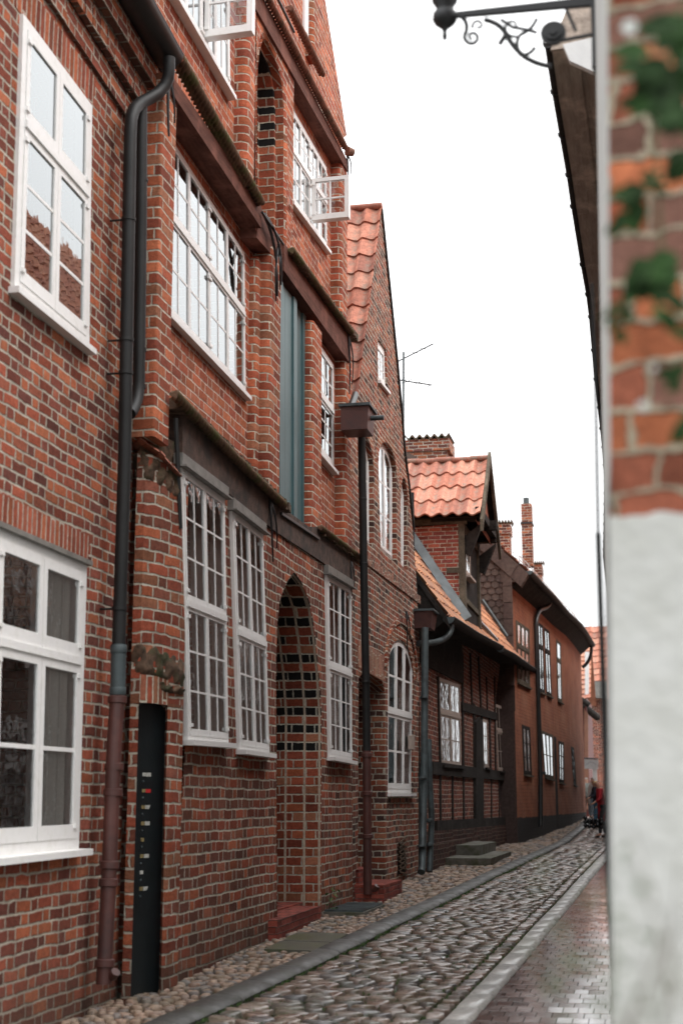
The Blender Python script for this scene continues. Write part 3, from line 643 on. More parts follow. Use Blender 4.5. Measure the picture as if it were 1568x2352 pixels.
# lining of the doorway in striped glazed brick (proud of the wall reveal by a few mm)
m = MB(); rings = [(offset_loop(door, .012), .004), (offset_loop(door, -.004), -.006), (offset_loop(door, -.004), -.172), (offset_loop(door, -.058), -.176), (offset_loop(door, -.058), -.392), (offset_loop(door, -.112), -.396), (offset_loop(door, -.112), -.66)]
for (l0, d0), (l1, d1) in zip(rings, rings[1:]):
    for i in range(1, len(door)):
        j = (i + 1) % len(door); ua, ub = .05 - d0, .05 - d1
        if i == 0: continue
        m.face([FB.p(*l0[i], d0), FB.p(*l0[j], d0), FB.p(*l1[j], d1), FB.p(*l1[i], d1)], [(ua, l0[i][1]), (ua, l0[j][1]), (ub, l1[j][1]), (ub, l1[i][1])])
m.build('doorway', MT['brickD'], HB)
for ri in (1, 3, 5):
    m = MB(); l0, d0 = rings[ri]; l1 = offset_loop(l0, -.003)
    for i in range(1, len(door) - 1): m.face([FB.p(*l1[i], d0 + .002), FB.p(*l1[i + 1], d0 + .002), FB.p(*l1[i + 1], d0 - .026), FB.p(*l1[i], d0 - .026)])
    m.build('mortar_joint', MT['mortar'], HB)
m = MB(); lp2 = offset_loop(door, -.10); m.prism(FB, lp2, -.70, -.62); m.build('door', MT['timber'], HB)
# brick pier facing and roll of the arch edge
m = MB(); lo = door; e1 = offset_loop(door, .02); e2 = offset_loop(door, .10)
for i in range(2, len(door) - 1):
    j = i + 1
    m.hexa([FB.p(*e1[i], -.01), FB.p(*e1[j], -.01), FB.p(*e1[j], .012), FB.p(*e1[i], .012), FB.p(*e2[i], -.01), FB.p(*e2[j], -.01), FB.p(*e2[j], .012), FB.p(*e2[i], .012)])
for q, g_, rws, cu in ((QG1, ((2, 3), (2, 3)), (0, .5, 1), [(.03, .16, .5, .98, .05), (.55, .66, .5, .98, .05), (.5, .97, .02, .22, .06)]), (QG2, ((2, 3), (2, 3)), (0, .49, 1), [(.03, .97, .02, .26, .06), (.05, .25, .5, .97, .05)]), (QG3, ((2, 3), (2, 3)), (0, .49, 1), [(.03, .6, .02, .3, .06)])):
    window(q, HB, 2, rws, g_, fw=.045, lf=.036, bar=.018, proud=.035, sill=.07, curtain=cu)
    lp = q.loop(); (s0, z0), (s1, z1) = lp[3], lp[2]; mm = MB(); mm.prism(FB, [(s0 - .04, z0 + .006), (s1 + .05, z1 + .006), (s1 + .05, z1 + .11), (s0 - .04, z0 + .11)], -.02, .06); mm.prism(FB, [(s0 - .05, z0 - .012), (s1 + .06, z1 - .012), (s1 + .06, z1 + .004), (s0 - .05, z0 + .004)], -.02, .10); mm.build('lead_flashing', MT['lead'], HB)
def doorstep(F, x, ytop, dfront, s0, s1, hgt, parent, mat, name='doorstep', dback=-.5):
    z = F.uv(x, ytop, dfront)[1]; mm = MB()
    a, b, c, d = F.p(s0, 0, dback), F.p(s1, 0, dback), F.p(s1, 0, dfront), F.p(s0, 0, dfront)
    P = [Vector((q.x, q.y, z - hgt)) for q in (a, b, c, d)] + [Vector((q.x, q.y, z)) for q in (a, b, c, d)]
    mm.hexa(P); return mm.build(name, mat, parent)
s0 = Y(637, .10, 2120); s1 = Y(737, .10, 2090)
st = doorstep(FB, 637, 2114, .10, s0, s1, .5, HB, MT['step']); doorstep(FB, 637, 2090, -.2, door[0][0] + .05, door[1][0] - .05, .5, HB, MT['step'])
# wall anchors
P = lambda x, y, d=.03: FB.p(*FB.uv(x, y, d), d)
ironbar(HB, P(388, 178, .05), P(384, 240, .05), P(388, 312, .05), .02); ironbar(HB, P(606, 490), P(640, 560, .08), P(637, 680, .05), .022); ironbar(HB, P(640, 560), P(630, 620, .1), P(634, 690, .02), .018)
ironbar(HB, P(620, 1150), P(624, 1200, .08), P(627, 1290), .018); ironbar(HB, P(800, 770), P(806, 830, .06), P(802, 905), .018); ironbar(HB, P(797, 356), P(800, 380, .08), P(799, 420), .015); ironbar(HB, P(806, 1290), P(806, 1330, .06), P(807, 1372), .014)
for a, b, r in ((P(602, 487, .06), P(650, 560, .06), .016), (P(630, -20, .1), P(675, 72, .1), .018), (P(404, 960, .03), P(414, 1215, .03), .02)): mm = MB(); mm.tube([a, b], r, 8); mm.build('iron_bar', MT['black'], HB, smooth=50)
# second downpipe in the corner, ending in an elbow
k = [pt(325, 240), pt(324, 500), pt(319, 880)] + arc(pt(319, 880), pt(317, 930), pt(298, 950), 6)[1:]
downpipe(HB, k, .05, MT['pipe']); mm = MB()
for x, y in ((325, 413), (321, 803), (320, 888)): mm = MB(); c = pt(x, y); mm.tube([c - Vector((0, 0, .014)), c + Vector((0, 0, .014))], .055, 16); mm.build('pipe_bracket', MT['pipe'], HB, smooth=40)
# rounded lower corner with the narrow black door
plan = []
def pl(x, X, y=1500): q = atx(x, y, X); return Vector((q.x, q.y))
A0 = pl(298, -4.08); A1 = pl(322, -4.01); A2 = pl(388, -3.90); A3 = pl(404, -3.875); A4 = pl(424, -3.87)
A0.y = A1.y - .01; bez = [A0, A1] + [Vector(v[:2]) for v in arc((A1.x, A1.y, 0), (-3.915, A1.y + .16, 0), (A2.x, A2.y, 0), 5)[1:]] + [A3, A4]
A5 = Vector((-3.93, A4.y + .02)); bez.append(A5)
def vgrid(m, P, z0, z1, tilt=None, n=1):
    acc = [0.0]
    for a, b in zip(P, P[1:]): acc.append(acc[-1] + (b - a).length)
    m.grid([[Vector((p.x, p.y, z)) for p in P] for z in (z0, z1)], [[(s + 3, z) for s in acc] for z in (z0, z1)])
zt0 = atx(350, 1040, -3.95).z; zd = atx(350, 1612, -3.95).z
m = MB(); vgrid(m, bez, zd, zt0); vgrid(m, bez[:2], -.6, zd); vgrid(m, bez[6:], -.6, zd)
P0, P1 = bez[1], bez[6]; dn = Vector((-(P1 - P0).y, (P1 - P0).x)).normalized() * .13; dn = Vector((-.06, .12))
vgrid(m, [P0, P0 + dn], -.6, zd); vgrid(m, [P1 + dn, P1], -.6, zd)
m.face([(p.x, p.y, zt0) for p in bez] + [(-4.3, bez[-1].y, zt0), (-4.3, bez[0].y, zt0)])
m.build('corner_wall', MT['brickT'], HB)
D0 = P0 + dn * .9; D1 = P1 + dn * .9; FD = Fac(D0, D1); wd = (D1 - D0).length; zg = -.4; zs = zd - .07
lp = [(0, zg), (wd, zg), (wd, zs)] + [(wd / 2 + wd / 2 * math.cos(math.pi * i / 8), zs + .08 * math.sin(math.pi * i / 8)) for i in range(1, 8)] + [(0, zs)]
m = MB(); m.prism(FD, lp, -.03, .0); drb = m.build('black_door', plain('black_green_paint', (.010, .015, .017), .4, .2, 6), HB)
for i in range(8):
    zz = FD.uv(335, 1780 + i * 37.4)[1]; fx = wd * .32; mats = [MT['ochre'], MT['redl'] if i == 1 else MT['label']]; m = MB()
    m.prism(FD, [(fx - .03, zz - .012), (fx + .012, zz - .012), (fx + .012, zz + .016), (fx - .03, zz + .016)], 0, .004, k=0 if i not in (0, 6) else 1)
    if i not in (4, 6): m.prism(FD, [(fx + .02, zz - .014), (fx + .085 - (.02 if i in (2, 7) else 0), zz - .014), (fx + .085, zz + .016), (fx + .02, zz + .016)], 0, .004, k=1)
    m.build('name_plate', mats, drb)
    m = MB(); c = FD.p(fx - .04, zz - .055, .012); m.tube([c, c + Vector((.012, -.012, .004))], .007, 8); m.build('bell_button', MT['zinc'], drb)
# arch bricks and mossy ledges over the black door
def lumpy(i0, i1, zf, hh, out, mat, name, seed=1, n=26):
    P = [bez[i] for i in range(i0, i1 + 1)]; L = [0.0]
    for a, b in zip(P, P[1:]): L.append(L[-1] + (b - a).length)
    rows = []
    for k in range(9):
        v = k / 8; row = []
        for i in range(n + 1):
            t = L[-1] * i / n; j = max(q for q in range(len(P) - 1) if L[q] <= t + 1e-6); f = (t - L[j]) / max(1e-5, L[j + 1] - L[j]); p = P[j].lerp(P[j + 1], f); e = (P[j + 1] - P[j]).normalized(); nn = Vector((e.y, -e.x))
            nz = noise.fractal(Vector((t * 14, v * 3, seed)), 1.0, 2.0, 4) * .035; o = out * math.sin(math.pi * v) ** .6 * min(1, i / 2, (n - i) / 2) + nz * (0 < v < 1); q = p + nn * (o - .01); row.append(Vector((q.x, q.y, zf(i / n) + hh * (v - .5) + nz * .5)))
        rows.append(row)
    mm = MB(); mm.grid(rows); return mm.build(name, mat, HB, smooth=80)
m = MB(); acc = [0.0]; PP = bez[1:7]
for a, b in zip(PP, PP[1:]): acc.append(acc[-1] + (b - a).length)
ofs = []
for i, p in enumerate(PP): e = (PP[min(i + 1, 5)] - PP[max(i - 1, 0)]).normalized(); ofs.append(p + Vector((e.y, -e.x)) * .006)
m.grid([[Vector((p.x, p.y, z)) for p in ofs] for z in (zd - .015, zd + .21)], [[(z + .07, s) for s in acc] for z in (zd - .015, zd + .21)]); m.build('door_arch', MT['soldierC'], HB)
def ragged(F2, pts, mat, name, hh=.05, dd=.1, n=9):
    mm = MB()
    for i in range(n):
        t = i / n; a = Vector(pts[0]).lerp(Vector(pts[1]), t); b = Vector(pts[0]).lerp(Vector(pts[1]), t + .9 / n); dz = random.uniform(-.02, .02); o = Vector((.05, -.09, 0)) * (dd / .1) * random.uniform(.7, 1.15); h = Vector((0, 0, hh * random.uniform(.7, 1.3)))
        bk = Vector((-.1, .12, 0)); mm.hexa([a + bk, b + bk, b + o, a + o, a + bk + h * 1.5, b + bk + h * 1.5, b + o * .8 + h, a + o * .8 + h])
    return mm.build(name, mat, HB)
bz = lambda i, z: Vector((bez[i].x, bez[i].y, z))
zl = atx(360, 1535, -3.92).z
lumpy(0, 8, lambda t: zl + .07 - .08 * t, .26, .028, MT['moss'], 'mossy_ledge', 2, 40); lumpy(4, 8, lambda t: zl - .15, .08, .035, MT['moss'], 'mossy_ledge', 5, 14)
za = zt0; ragged(None, (bz(0, za + .10), bz(3, za + .02)), MT['tile'], 'ledge_tile', .02, .10, 3); ragged(None, (bz(3, za + .0), bz(7, za - .12)), MT['tile'], 'ledge_tile', .02, .13, 5); lumpy(0, 7, lambda t: za - .10 - .09 * t, .24, .025, MT['moss'], 'mossy_ledge', 9)
m = MB(); vgrid(m, [bez[0] + Vector((0, .06)), bez[3] + Vector((-.04, .03)), bez[7] + Vector((-.06, 0))], za - .02, za + .22); m.build('ledge_back', MT['moss'], HB)
# =================================================================== HOUSE C (steep gable, arched windows)
HC = thing('gable_fronted_house', 'brown speckled brick house with arched white windows and a steep pantiled gable roof', 'house', (-3.9, 21, .25))
FC = FB; yc0 = yb1 + .004
apex = FC.uv(874, 479); lv = FC.L([(818, 917), (825, 868), (846, 707), (863, 558)]); rv = FC.L([(960, 2040), (961, 1700), (963, 1480), (956, 1335), (948, 1217), (937, 1113), (928, 1041), (921, 952), (910, 830), (895, 682)])
QS = D4(FC, (863, 776), (882, 803), (885, 900), (864, 874), -.06); QC1 = D4(FC, (857, 1000), (900, 1038), (900, 1294), (864, 1262), -.10); QC2 = D4(FC, (910, 1090), (926.5, 1110), (926.5, 1312), (911, 1298), -.10); QC0 = D4(FC, (815, 985), (847, 1028), (847, 1260), (815, 1232), -.10); QCL = D4(FC, (888, 1456), (947, 1487), (944, 1823), (887, 1823), -.05)
def ch(q, ar, dep, ins=.0): L = q.loop(ins, ar, 10) if ar else q.loop(ins); return (L, [(0, dep)], 0)
dw = FC.L([(822, 2090), (884, 2060), (884, 1590), (879, 1568), (868, 1548), (852, 1540), (836, 1543), (824, 1560)])
outl = [(yc0, -.6), (rv[0][0], -.6)] + rv + [apex] + lv[::-1] + [(yc0, lv[0][1] - .15)]
m = wall(FC, outl, [ch(QS, 0, .1), ch(QC1, .42, .16), ch(QC2, .42, .16), ch(QC0, .42, .16), ch(QCL, .55, .1), (dw, [(0, .5)], .02)])
mC = m.build('wall', MT['brickC'], HC)
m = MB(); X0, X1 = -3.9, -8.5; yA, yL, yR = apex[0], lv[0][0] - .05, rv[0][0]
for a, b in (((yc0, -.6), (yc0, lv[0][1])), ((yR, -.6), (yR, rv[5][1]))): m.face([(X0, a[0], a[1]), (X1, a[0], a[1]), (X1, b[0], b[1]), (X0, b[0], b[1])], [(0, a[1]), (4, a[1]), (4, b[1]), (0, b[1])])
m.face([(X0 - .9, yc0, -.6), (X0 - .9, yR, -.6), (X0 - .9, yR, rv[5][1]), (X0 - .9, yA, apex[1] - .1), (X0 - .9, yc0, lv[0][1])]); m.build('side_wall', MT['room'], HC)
m = MB(); eL = lv[0]; pantiles(m, (X0 + .03, eL[0] - .02, eL[1]), (X1, eL[0] - .02, eL[1]), (X1, yA, apex[1] + .03), (X0 + .03, yA, apex[1] + .03), 18, 11, .03, .035); m.build('roof', MT['tile'], HC)
m = MB(); eR = rv[6]; m.face([(X0, eR[0] + .1, eR[1]), (X0, yA, apex[1] + .02), (X1, yA, apex[1] + .02), (X1, eR[0] + .1, eR[1])]); m.build('roof', MT['slate'], HC)
m = MB(); m.tube([FC.p(*apex, .02) + Vector((0, 0, .05)), Vector((X1, yA, apex[1] + .05))], .06, 8); m.build('ridge_tile', MT['tile'], HC, smooth=50)
m = MB(); pv = [apex] + rv[::-1][:6]
for a, b in zip(pv, pv[1:]): m.hexa([FC.p(a[0] - .01, a[1], -.1), FC.p(b[0] - .01, b[1], -.1), FC.p(b[0] - .01, b[1], .03), FC.p(a[0] - .01, a[1], .03), FC.p(a[0] + .05, a[1] + .02, -.1), FC.p(b[0] + .05, b[1] + .02, -.1), FC.p(b[0] + .05, b[1] + .02, .03), FC.p(a[0] + .05, a[1] + .02, .03)])
m.build('verge_trim', MT['timber'], HC)
m = MB(); c = pv[3]; 
for (a, b) in zip(pv, pv[1:]):
    for t in (.0, .5): p = FC.p(a[0] + (b[0] - a[0]) * t + .04, a[1] + (b[1] - a[1]) * t, .01); m.tube([p + Vector((0, .0, -.06)), p + Vector((.0, .03, .06))], .016, 6)
m.build('verge_tile', MT['tileR'], HC)
window(QS, HC, 1, (0, 1), ((2, 3),), fw=.09, sill=.08, hinges=False); 
for q, cu in ((QC1, None), (QC2, None), (QC0, None)): window(q, HC, 2, (0, 1), ((1, 3),), arch=.42, fw=.09, lf=.05, bar=.03, sill=.05, hinges=False)
window(QCL, HC, 3, (0, .51, 1), ((1, 2), (1, 2)), arch=.55, fw=.075, lf=.055, bar=.035, sill=.09, hinges=False)
def archring(q, ar, w, parent, mat, d0=-.03, d1=.012, ext=.0, n=18, span=1.0):
    m = MB(); W, H = q.W, q.H; vs = H - ar; U0 = 0
    for i in range(n):
        a0 = math.pi * i / n; a1 = math.pi * (i + .86) / n; P = []
        f = lambda an, r: tuple(q.sz(W / 2 + (W / 2 + r) * math.cos(an), vs + (ar + r * 1.2) * math.sin(an)))
        m.prism(q.F, [f(a0, .01 + ext), f(a0, .01 + ext + w), f(a1, .01 + ext + w), f(a1, .01 + ext)], d0, d1)
    return m.build('window_arch', mat, parent)
for q, ar, w in ((QC1, .42, .17), (QC2, .42, .15), (QC0, .42, .17), (QCL, .55, .18)): archring(q, ar, w, HC, MT['soldierC'], -.02, .008)
archring(QCL, .55, .07, HC, MT['brickT'], -.02, .035, ext=.22, n=26)
m = MB(); lp = FC.L([(860, 1612 - 60), (881, 1600), (884, 1552), (870, 1530), (852, 1524), (852, 1440), (886, 1474)]);
lp = [(dw[0][0] + .0, dw[-2][1] + .03), (dw[1][0] + .02, dw[3][1] + .02), (dw[1][0] + .02, dw[3][1] + .42), (dw[0][0], dw[-2][1] + .40)]
m.prism(FC, lp, -.02, .006, swap=True); m.build('lintel', MT['soldierC'], HC)
m = MB(); m.prism(FC, [(dw[0][0] - .1, -.5), (dw[1][0] + .1, -.5), (dw[1][0] + .1, 4), (dw[0][0] - .1, 4)], -.56, -.5); m.build('door', MT['timber'], HC)
# band of upright bricks under the arched windows
m = MB(); a, b = FC.uv(829, 1262), FC.uv(957, 1362); m.prism(FC, [(a[0], a[1] - .16), (b[0] + .3, b[1] - .16), (b[0] + .3, b[1] - .02), (a[0], a[1] - .02)], -.02, .02, swap=True); m.build('string_course', MT['brickC'], HC)
sA = atx(882, 2063, -3.50); sB = atx(923, 2046, -3.50); zt = atx(882, 2034, -3.5).z
m = MB(); m.box(-4.3, -3.5, sA.y, sB.y, zt - .4, zt); m.build('doorstep', MT['step'], HC)
m = MB(); m.box(-4.4, -3.86, sA.y + .1, sB.y - .4, zt - .1, zt + .19); m.build('doorstep', MT['step'], HC)
# cellar vent with lattice
lp = FC.L([(914, 2010), (933, 2003), (933, 1968), (929, 1955), (924, 1948), (919, 1957), (915, 1972)], .01); m = MB(); m.prism(FC, lp, -.05, .008); v = m.build('cellar_vent', MT['timber'], HC)
m = MB(); a, b = lp[0][0], lp[1][0]
for i in range(7):
    for sg in (-1, 1):
        z0 = lp[0][1] + .04 + .07 * i; m.hexa([FC.p(a + .02, z0, .01), FC.p(b - .02, z0 + sg * .08, .01), FC.p(b - .02, z0 + sg * .08, .03), FC.p(a + .02, z0, .03), FC.p(a + .02, z0 + .02, .01), FC.p(b - .02, z0 + sg * .08 + .02, .01), FC.p(b - .02, z0 + sg * .08 + .02, .03), FC.p(a + .02, z0 + .02, .03)])
m.build('lattice', MT['moss'], v)
# rain box and downpipe between the two gables
c0 = atx(843, 986, -3.52); m = MB(); yb = c0.y; ye = atx(868, 980, -3.5).y; zb, zh = atx(843, 984, -3.52).z, atx(843, 932, -3.52).z
m.hexa([(-3.88, yb, zb), (-3.52, yb, zb), (-3.52, yb + .44, zb), (-3.88, yb + .44, zb), (-3.88, yb - .01, zh), (-3.50, yb - .01, zh), (-3.50, yb + .45, zh), (-3.88, yb + .45, zh)])
rb = m.build('rain_box', MT['rust'], HC); m = MB(); m.box(-3.9, -3.47, yb - .06, yb + .48, zh, zh + .035); m.build('lid', MT['zinc'], rb)
m = MB(); m.tube([(-3.52, yb + .2, zh - .12), (-3.33, yb + .2, zh - .12)], .035, 10); m.build('overflow_spout', MT['zinc'], rb, smooth=40)
m = MB(); q = atx(816, 905, -3.8); m.tube([q, Vector((-3.78, yb + .12, zh))], .045, 10); m.build('gutter_outlet', MT['black'], HC, smooth=40)
xp = lambda x, y, X=-3.72: atx(x, y, X)
downpipe(HC, [xp(830, 985), xp(835, 1300), xp(840, 1560), xp(842, 1735)], .054, MT['pipe'], (.22, .42, .78), cr=1.08, ch=.03)
downpipe(HC, [xp(842, 1725), xp(843, 1900), xp(844, 2055)], .058, MT['rust'], (.03, .3, .6), name='standpipe')
m = MB(); c = xp(846, 2045); m.tube(arc(c, c + Vector((.1, -.04, -.02)), c + Vector((.13, -.06, .06)), 5), .04, 10); m.build('pipe_shoe', MT['rust'], HC, smooth=40)
# grey-blue pipes at the far corner
X = -3.66; m = MB(); a = atx(983, 1442, X); yq = a.y; zb, zh = a.z, atx(983, 1404, X).z
m.hexa([(-4.0, yq, zb), (-3.62, yq, zb), (-3.62, yq + .5, zb), (-4.0, yq + .5, zb), (-4.02, yq - .04, zh), (-3.58, yq - .04, zh), (-3.58, yq + .54, zh), (-4.02, yq + .54, zh)])
rb = m.build('rain_box', MT['rust'], HC); m = MB(); m.box(-4.04, -3.55, yq - .08, yq + .58, zh, zh + .035); m.build('lid', MT['zinc'], rb)
downpipe(HC, [atx(975.5, 1442, X), atx(975, 1600, X), atx(973, 1800, X), atx(969, 1990, X), atx(967, 2004, X)], .062, MT['zinc'], (.3, .63, .9, ), cr=1.07, ch=.03)
downpipe(HC, [atx(984, 1700, X + .02), atx(986, 1790, X + .05), atx(991, 1880, X + .05), atx(986, 2003, X + .05)], .052, MT['zinc'], (.62, .8), cr=1.12)
for (x, y, w, h, mt) in ((979, 1580, .10, .22, 'label'), (981, 1599, .08, .09, 'ochre'), (981, 1613, .07, .15, 'label')):
    p = atx(x, y, X); m = MB(); r = .064; n = 5; rows = [[Vector((X + .0 + r * math.sin(-.2 + .9 * i / n - .5), p.y - r * math.cos(-.2 + .9 * i / n - .5), p.z + dz)) for i in range(n + 1)] for dz in (-h / 2, h / 2)]; m.grid(rows); m.build('sticker', MT[mt], HC)
m = MB(); p = FC.p(*FC.uv(941, 1677 + 30, .03), .03); m.box(-3.9, -3.84, p.y, p.y + .3, p.z - .1, p.z + .12); m.build('meter_box', MT['tan'], HC)
ironbar(HC, FC.p(*FC.uv(933, 1405, .02), .02), FC.p(*FC.uv(936, 1440, .06), .06), FC.p(*FC.uv(935, 1490, .02), .02), .02)
# =================================================================== HALF-TIMBERED HOUSE
HT = thing('half_timbered_house', 'low half-timbered house with black beams, orange tile roof and a crane dormer', 'house', (-4.0, 30, .35))
FH = Fac((-4.0, 0), (-4.0, 1)); q6 = lambda x, y: (949.3 + .2083 * x, 1500.6 + .2083 * y)
yh0, yh1 = FH.uv(964, 1700)[0], 39.6; EX = -3.45; eav = [(p.y, p.z) for p in (atx(x, y, EX) for x, y in ((1028, 1418), (1084, 1452), (1149, 1486), (1234, 1545)))]; eav = [(21.0, eav[0][1])] + eav; yEnd = eav[-1][0]
def ez(s):
    for (a, b), (c, d) in zip(eav, eav[1:]):
        if s <= c: return b + (d - b) * (s - a) / (c - a)
    return eav[-1][1]
def D6(tl, tr, br, bl, d=0): return D4(FH, q6(*tl), q6(*tr), q6(*br), q6(*bl), d)
QH1 = D6((270, 262), (512, 350), (528, 1255), (300, 1232), -.02); QH2 = D6((757, 717), (815, 738), (828, 1270), (774, 1262), -.02); QH3 = D6((900, 558), (1043, 612), (1068, 1308), (935, 1300), -.02)
dh = FH.L([q6(664, 1960), q6(742, 1950), q6(736, 760), q6(702, 700), q6(666, 760)])
zt = lambda s: ez(s) - .06
out = [(yh0, -.6), (yh1, -.6), (yh1, zt(yh1)), (33.5, zt(33.5)), (28.3, zt(28.3)), (25.2, zt(25.2)), (yh0, zt(yh0))]
m = wall(FH, out, [hole(QH1), hole(QH2), hole(QH3)]); m.build('wall', MT['brickH'], HT)
m = MB(); m.box(-5.2, -5.1, yh0, yh1, -.5, 5.6); m.box(-5.2, -4.02, yh0 - .01, yh0, -.5, 5); m.build('room_wall', MT['room'], HT)
m = MB(); m.prism(FH, FH.L([q6(663, 1960), q6(752, 1950), q6(745, 780), q6(706, 700), q6(664, 760)]), -.05, .056); dr = m.build('door', MT['timber'], HT); m = MB(); c = FH.p(*FH.uv(*q6(775, 1235), .05), .05)
m.tube([c + Vector((0, .16 * math.sin(t) * 1.2, .09 * math.cos(t))) for t in [i * .5 for i in range(12)]], .012, 6); m.tube([c, c + Vector((-.1, 0, -.1))], .012, 6); m.build('knocker', MT['iron'], dr, smooth=50)
for q, nc, rw, gr in ((QH1, 2, (0, .60, 1), ((2, 2), (2, 1))), (QH2, 1, (0, 1), ((2, 3),)), (QH3, 2, (0, .60, 1), ((2, 2), (2, 1)))):
    window(q, HT, nc, rw, gr, ux=2.1, fw=.03, lf=.045, bar=.022, mat=MT['tan'], sillmat=MT['timber'], sill=.08, proud=.03, hinges=False, curtain=[(.05, .45, .05, .9, .25)] if nc == 2 else None)
def tb(a, b, w, d1=.02, tap=False, nm='post'):
    """timber between two image points on the facade, width w metres"""
    A, B = Vector(FH.uv(*q6(*a))), Vector(FH.uv(*q6(*b))); t = (B - A).normalized(); n = Vector((-t.y, t.x)) * w / 2
    mm = MB(); mm.prism(FH, [tuple(A - n), tuple(B - n), tuple(B + n), tuple(A + n)], -.03, d1); return mm.build(nm, MT['timber'], HT)
for x, w in ((290, .2), (425, .22), (547, .22), (853, .2), (938, .2), (1018, .18)): tb((x, 1325), (x + 4, 1880), w, .02)
tb((1120, 540), (1128, 1850), .8, .035); tb((1095, 60), (1100, 700), .9, .03)
tb((185, 1265), (1098, 1368), .24, .05, nm='rail'); tb((230, 1915), (1105, 1845), .22, .06, nm='sill_beam'); tb((520, 585), (905, 700), .19, .045, nm='rail')
for a, b, w in (((530, 0), (542, 1265), .26), ((618, 0), (640, 590), .2), ((710, 40), (738, 620), .24), ((798, 260), (808, 650), .18), ((888, 260), (900, 1330), .22), ((662, 560), (668, 1930), .3), ((745, 640), (752, 1930), .2), ((833, 715), (845, 1320), .25), ((262, 255), (288, 1250), .16), ((1066, 600), (1088, 1330), .2)): tb(a, b, w, .028)
m = MB(); A = FH.uv(*q6(170, 40)); B = FH.uv(*q6(525, 40)); m.prism(FH, [(yh0, FH.uv(*q6(275, 235))[1]), (B[0], FH.uv(*q6(520, 330))[1]), (B[0], ez(B[0]) - .05), (yh0, ez(yh0) - .05)], -.02, .03); m.build('dark_panel', MT['timber'], HT)  # flat black sheet over the upper left of the wall
m = MB(); z0 = lin(FH, q6(230, 1960), q6(1105, 1885)); slab(m, FH, yh0, yh1, lambda s: -.6, z0, -.05, .07, 4); zz = lin(FH, q6(215, 2090), q6(660, 2020)); slab(m, FH, yh0, FH.uv(*q6(665, 2000))[0], lambda s: -.6, lambda s: zz(s), 0, .14, 3); m.build('plinth', MT['brickX'], HT)
for (x0, y0, x1, X1, h, g_) in ((1092, 1938, 1137, -3.42, .5, 0), (1116, 1968, 1172, -3.05, .3, 1)):
    a = atx(x0 + 6, y0 + 4, X1); b = atx(x1, y0 + 2, X1); zt_ = a.z; m = MB(); m.hexa([(-4.0, a.y, zt_ - h), (X1, a.y, zt_ - h), (X1, b.y, zt_ - h), (-4.0, b.y, zt_ - h), (-4.0, a.y - .05, zt_), (X1 + .04, a.y - .05, zt_), (X1 + .02, b.y, zt_ - .02), (-4.0, b.y, zt_)]) ; m.build('doorstep', MT['stone'], HT)
# roof: 56 degree slope seen along its tiles
SL = math.tan(R_(56)); rise = 3.4
roofz = lambda X, s: ez(s) + (EX - X) * SL
def rp(s, dx): return Vector((EX - dx, s, ez(s) + dx * SL))
m = MB(); yv = eav[1][0] - .25; segs = [yv, 28.3, 33.5, 39.4, yEnd]
for a, b in zip(segs, segs[1:]):
    w = .0; top_ = 2.3 if b <= 39.5 else .45
    pantiles(m, rp(a, w), rp(b, w), rp(b, top_), rp(a, top_), max(2, round((b - a) / .25)), 12 if b <= 39.5 else 2, .028, .035, S=6, base=(a * 4, 0))
m.build('roof', MT['tileO'], HT)
m = MB(); 
for a, b in zip(segs, segs[1:]): m.face([rp(a, 2.2), rp(b, 2.2), rp(b, 2.2) + Vector((-2.2, 0, -3.3)), rp(a, 2.2) + Vector((-2.2, 0, -3.3))]); m.face([rp(a, -.02) - Vector((0, 0, .06)), rp(b, -.02) - Vector((0, 0, .06)), (-4.02, b, ez(b) - .1), (-4.02, a, ez(a) - .1)])
m.build('eaves_soffit', MT['timber'], HT)
def gutter(parent, pts, r=.075, mat=None, up=0.0, name='gutter'):
    mm = MB(); rows = []
    for i, p in enumerate(pts):
        t = (Vector(pts[min(i + 1, len(pts) - 1)]) - Vector(pts[max(i - 1, 0)])).normalized(); x = t.cross(Vector((0, 0, 1))).normalized()
        rows.append([Vector(p) + x * (r * math.cos(a)) + Vector((0, 0, -r * math.sin(a))) for a in [math.pi * j / 10 for j in range(11)]])
    mm.grid(rows); mm.face(rows[0]); mm.face(rows[-1][::-1]); g_ = mm.build(name, mat or MT['gut'], parent, smooth=50); mm = MB()
    mm.tube([r_[0] for r_ in rows], .011, 6); mm.build('bead', MT['zinc'], g_); return g_
gl = lambda s: Vector((EX + .05, s, ez(s) - .03))
gutter(HT, [gl(yv), gl(28.3), gl(31), gl(33.5)], .10); gutter(HT, [gl(33.7) + Vector((.02, 0, -.05)), gl(36.5), gl(39.4), gl(yEnd + .1)], .10)
for s, f in ((yv, 1), (33.6, 1)): m = MB(); c = gl(s) + Vector((0, -.02, 0)); m.face([c + Vector((.11 * math.cos(a), 0, -.12 * math.sin(a))) for a in [math.pi * j / 10 for j in range(11)]]); m.build('gutter_end', MT['zinc'], HT)
m = MB(); a = gl(yv + .3) + Vector((0, 0, -.1)); m.tube(arc(a, a + Vector((.02, 0, -.35)), Vector((-3.85, yv - .6, a.z - .42)), 8), .055, 12); m.build('gutter_outlet', MT['zinc'], HT, smooth=50)
m = MB(); a, b = rp(yv - .04, -.02), rp(yv - .04, 2.2); h = Vector((.06, 0, -.22)); w = Vector((0, .08, 0)); m.hexa([a + h, b + h, b + h + w, a + h + w, a, b, b + w, a + w]); m.face([(-4.05, yv, ez(yv) - .5), (EX - .02, yv, ez(yv) - .1), (-5.8, yv, ez(yv) + 3.3), (-5.8, yv, 2)]); m.build('verge_board', MT['timber'], HT)
g0 = gl(yEnd - .1); k = arc(g0, g0 + Vector((-.02, 0, -.4)), atx(1200, 1572, -3.68), 6) + arc(atx(1200, 1572, -3.68), atx(1180, 1580, -3.82), atx(1179, 1625, -3.82), 5)[1:]
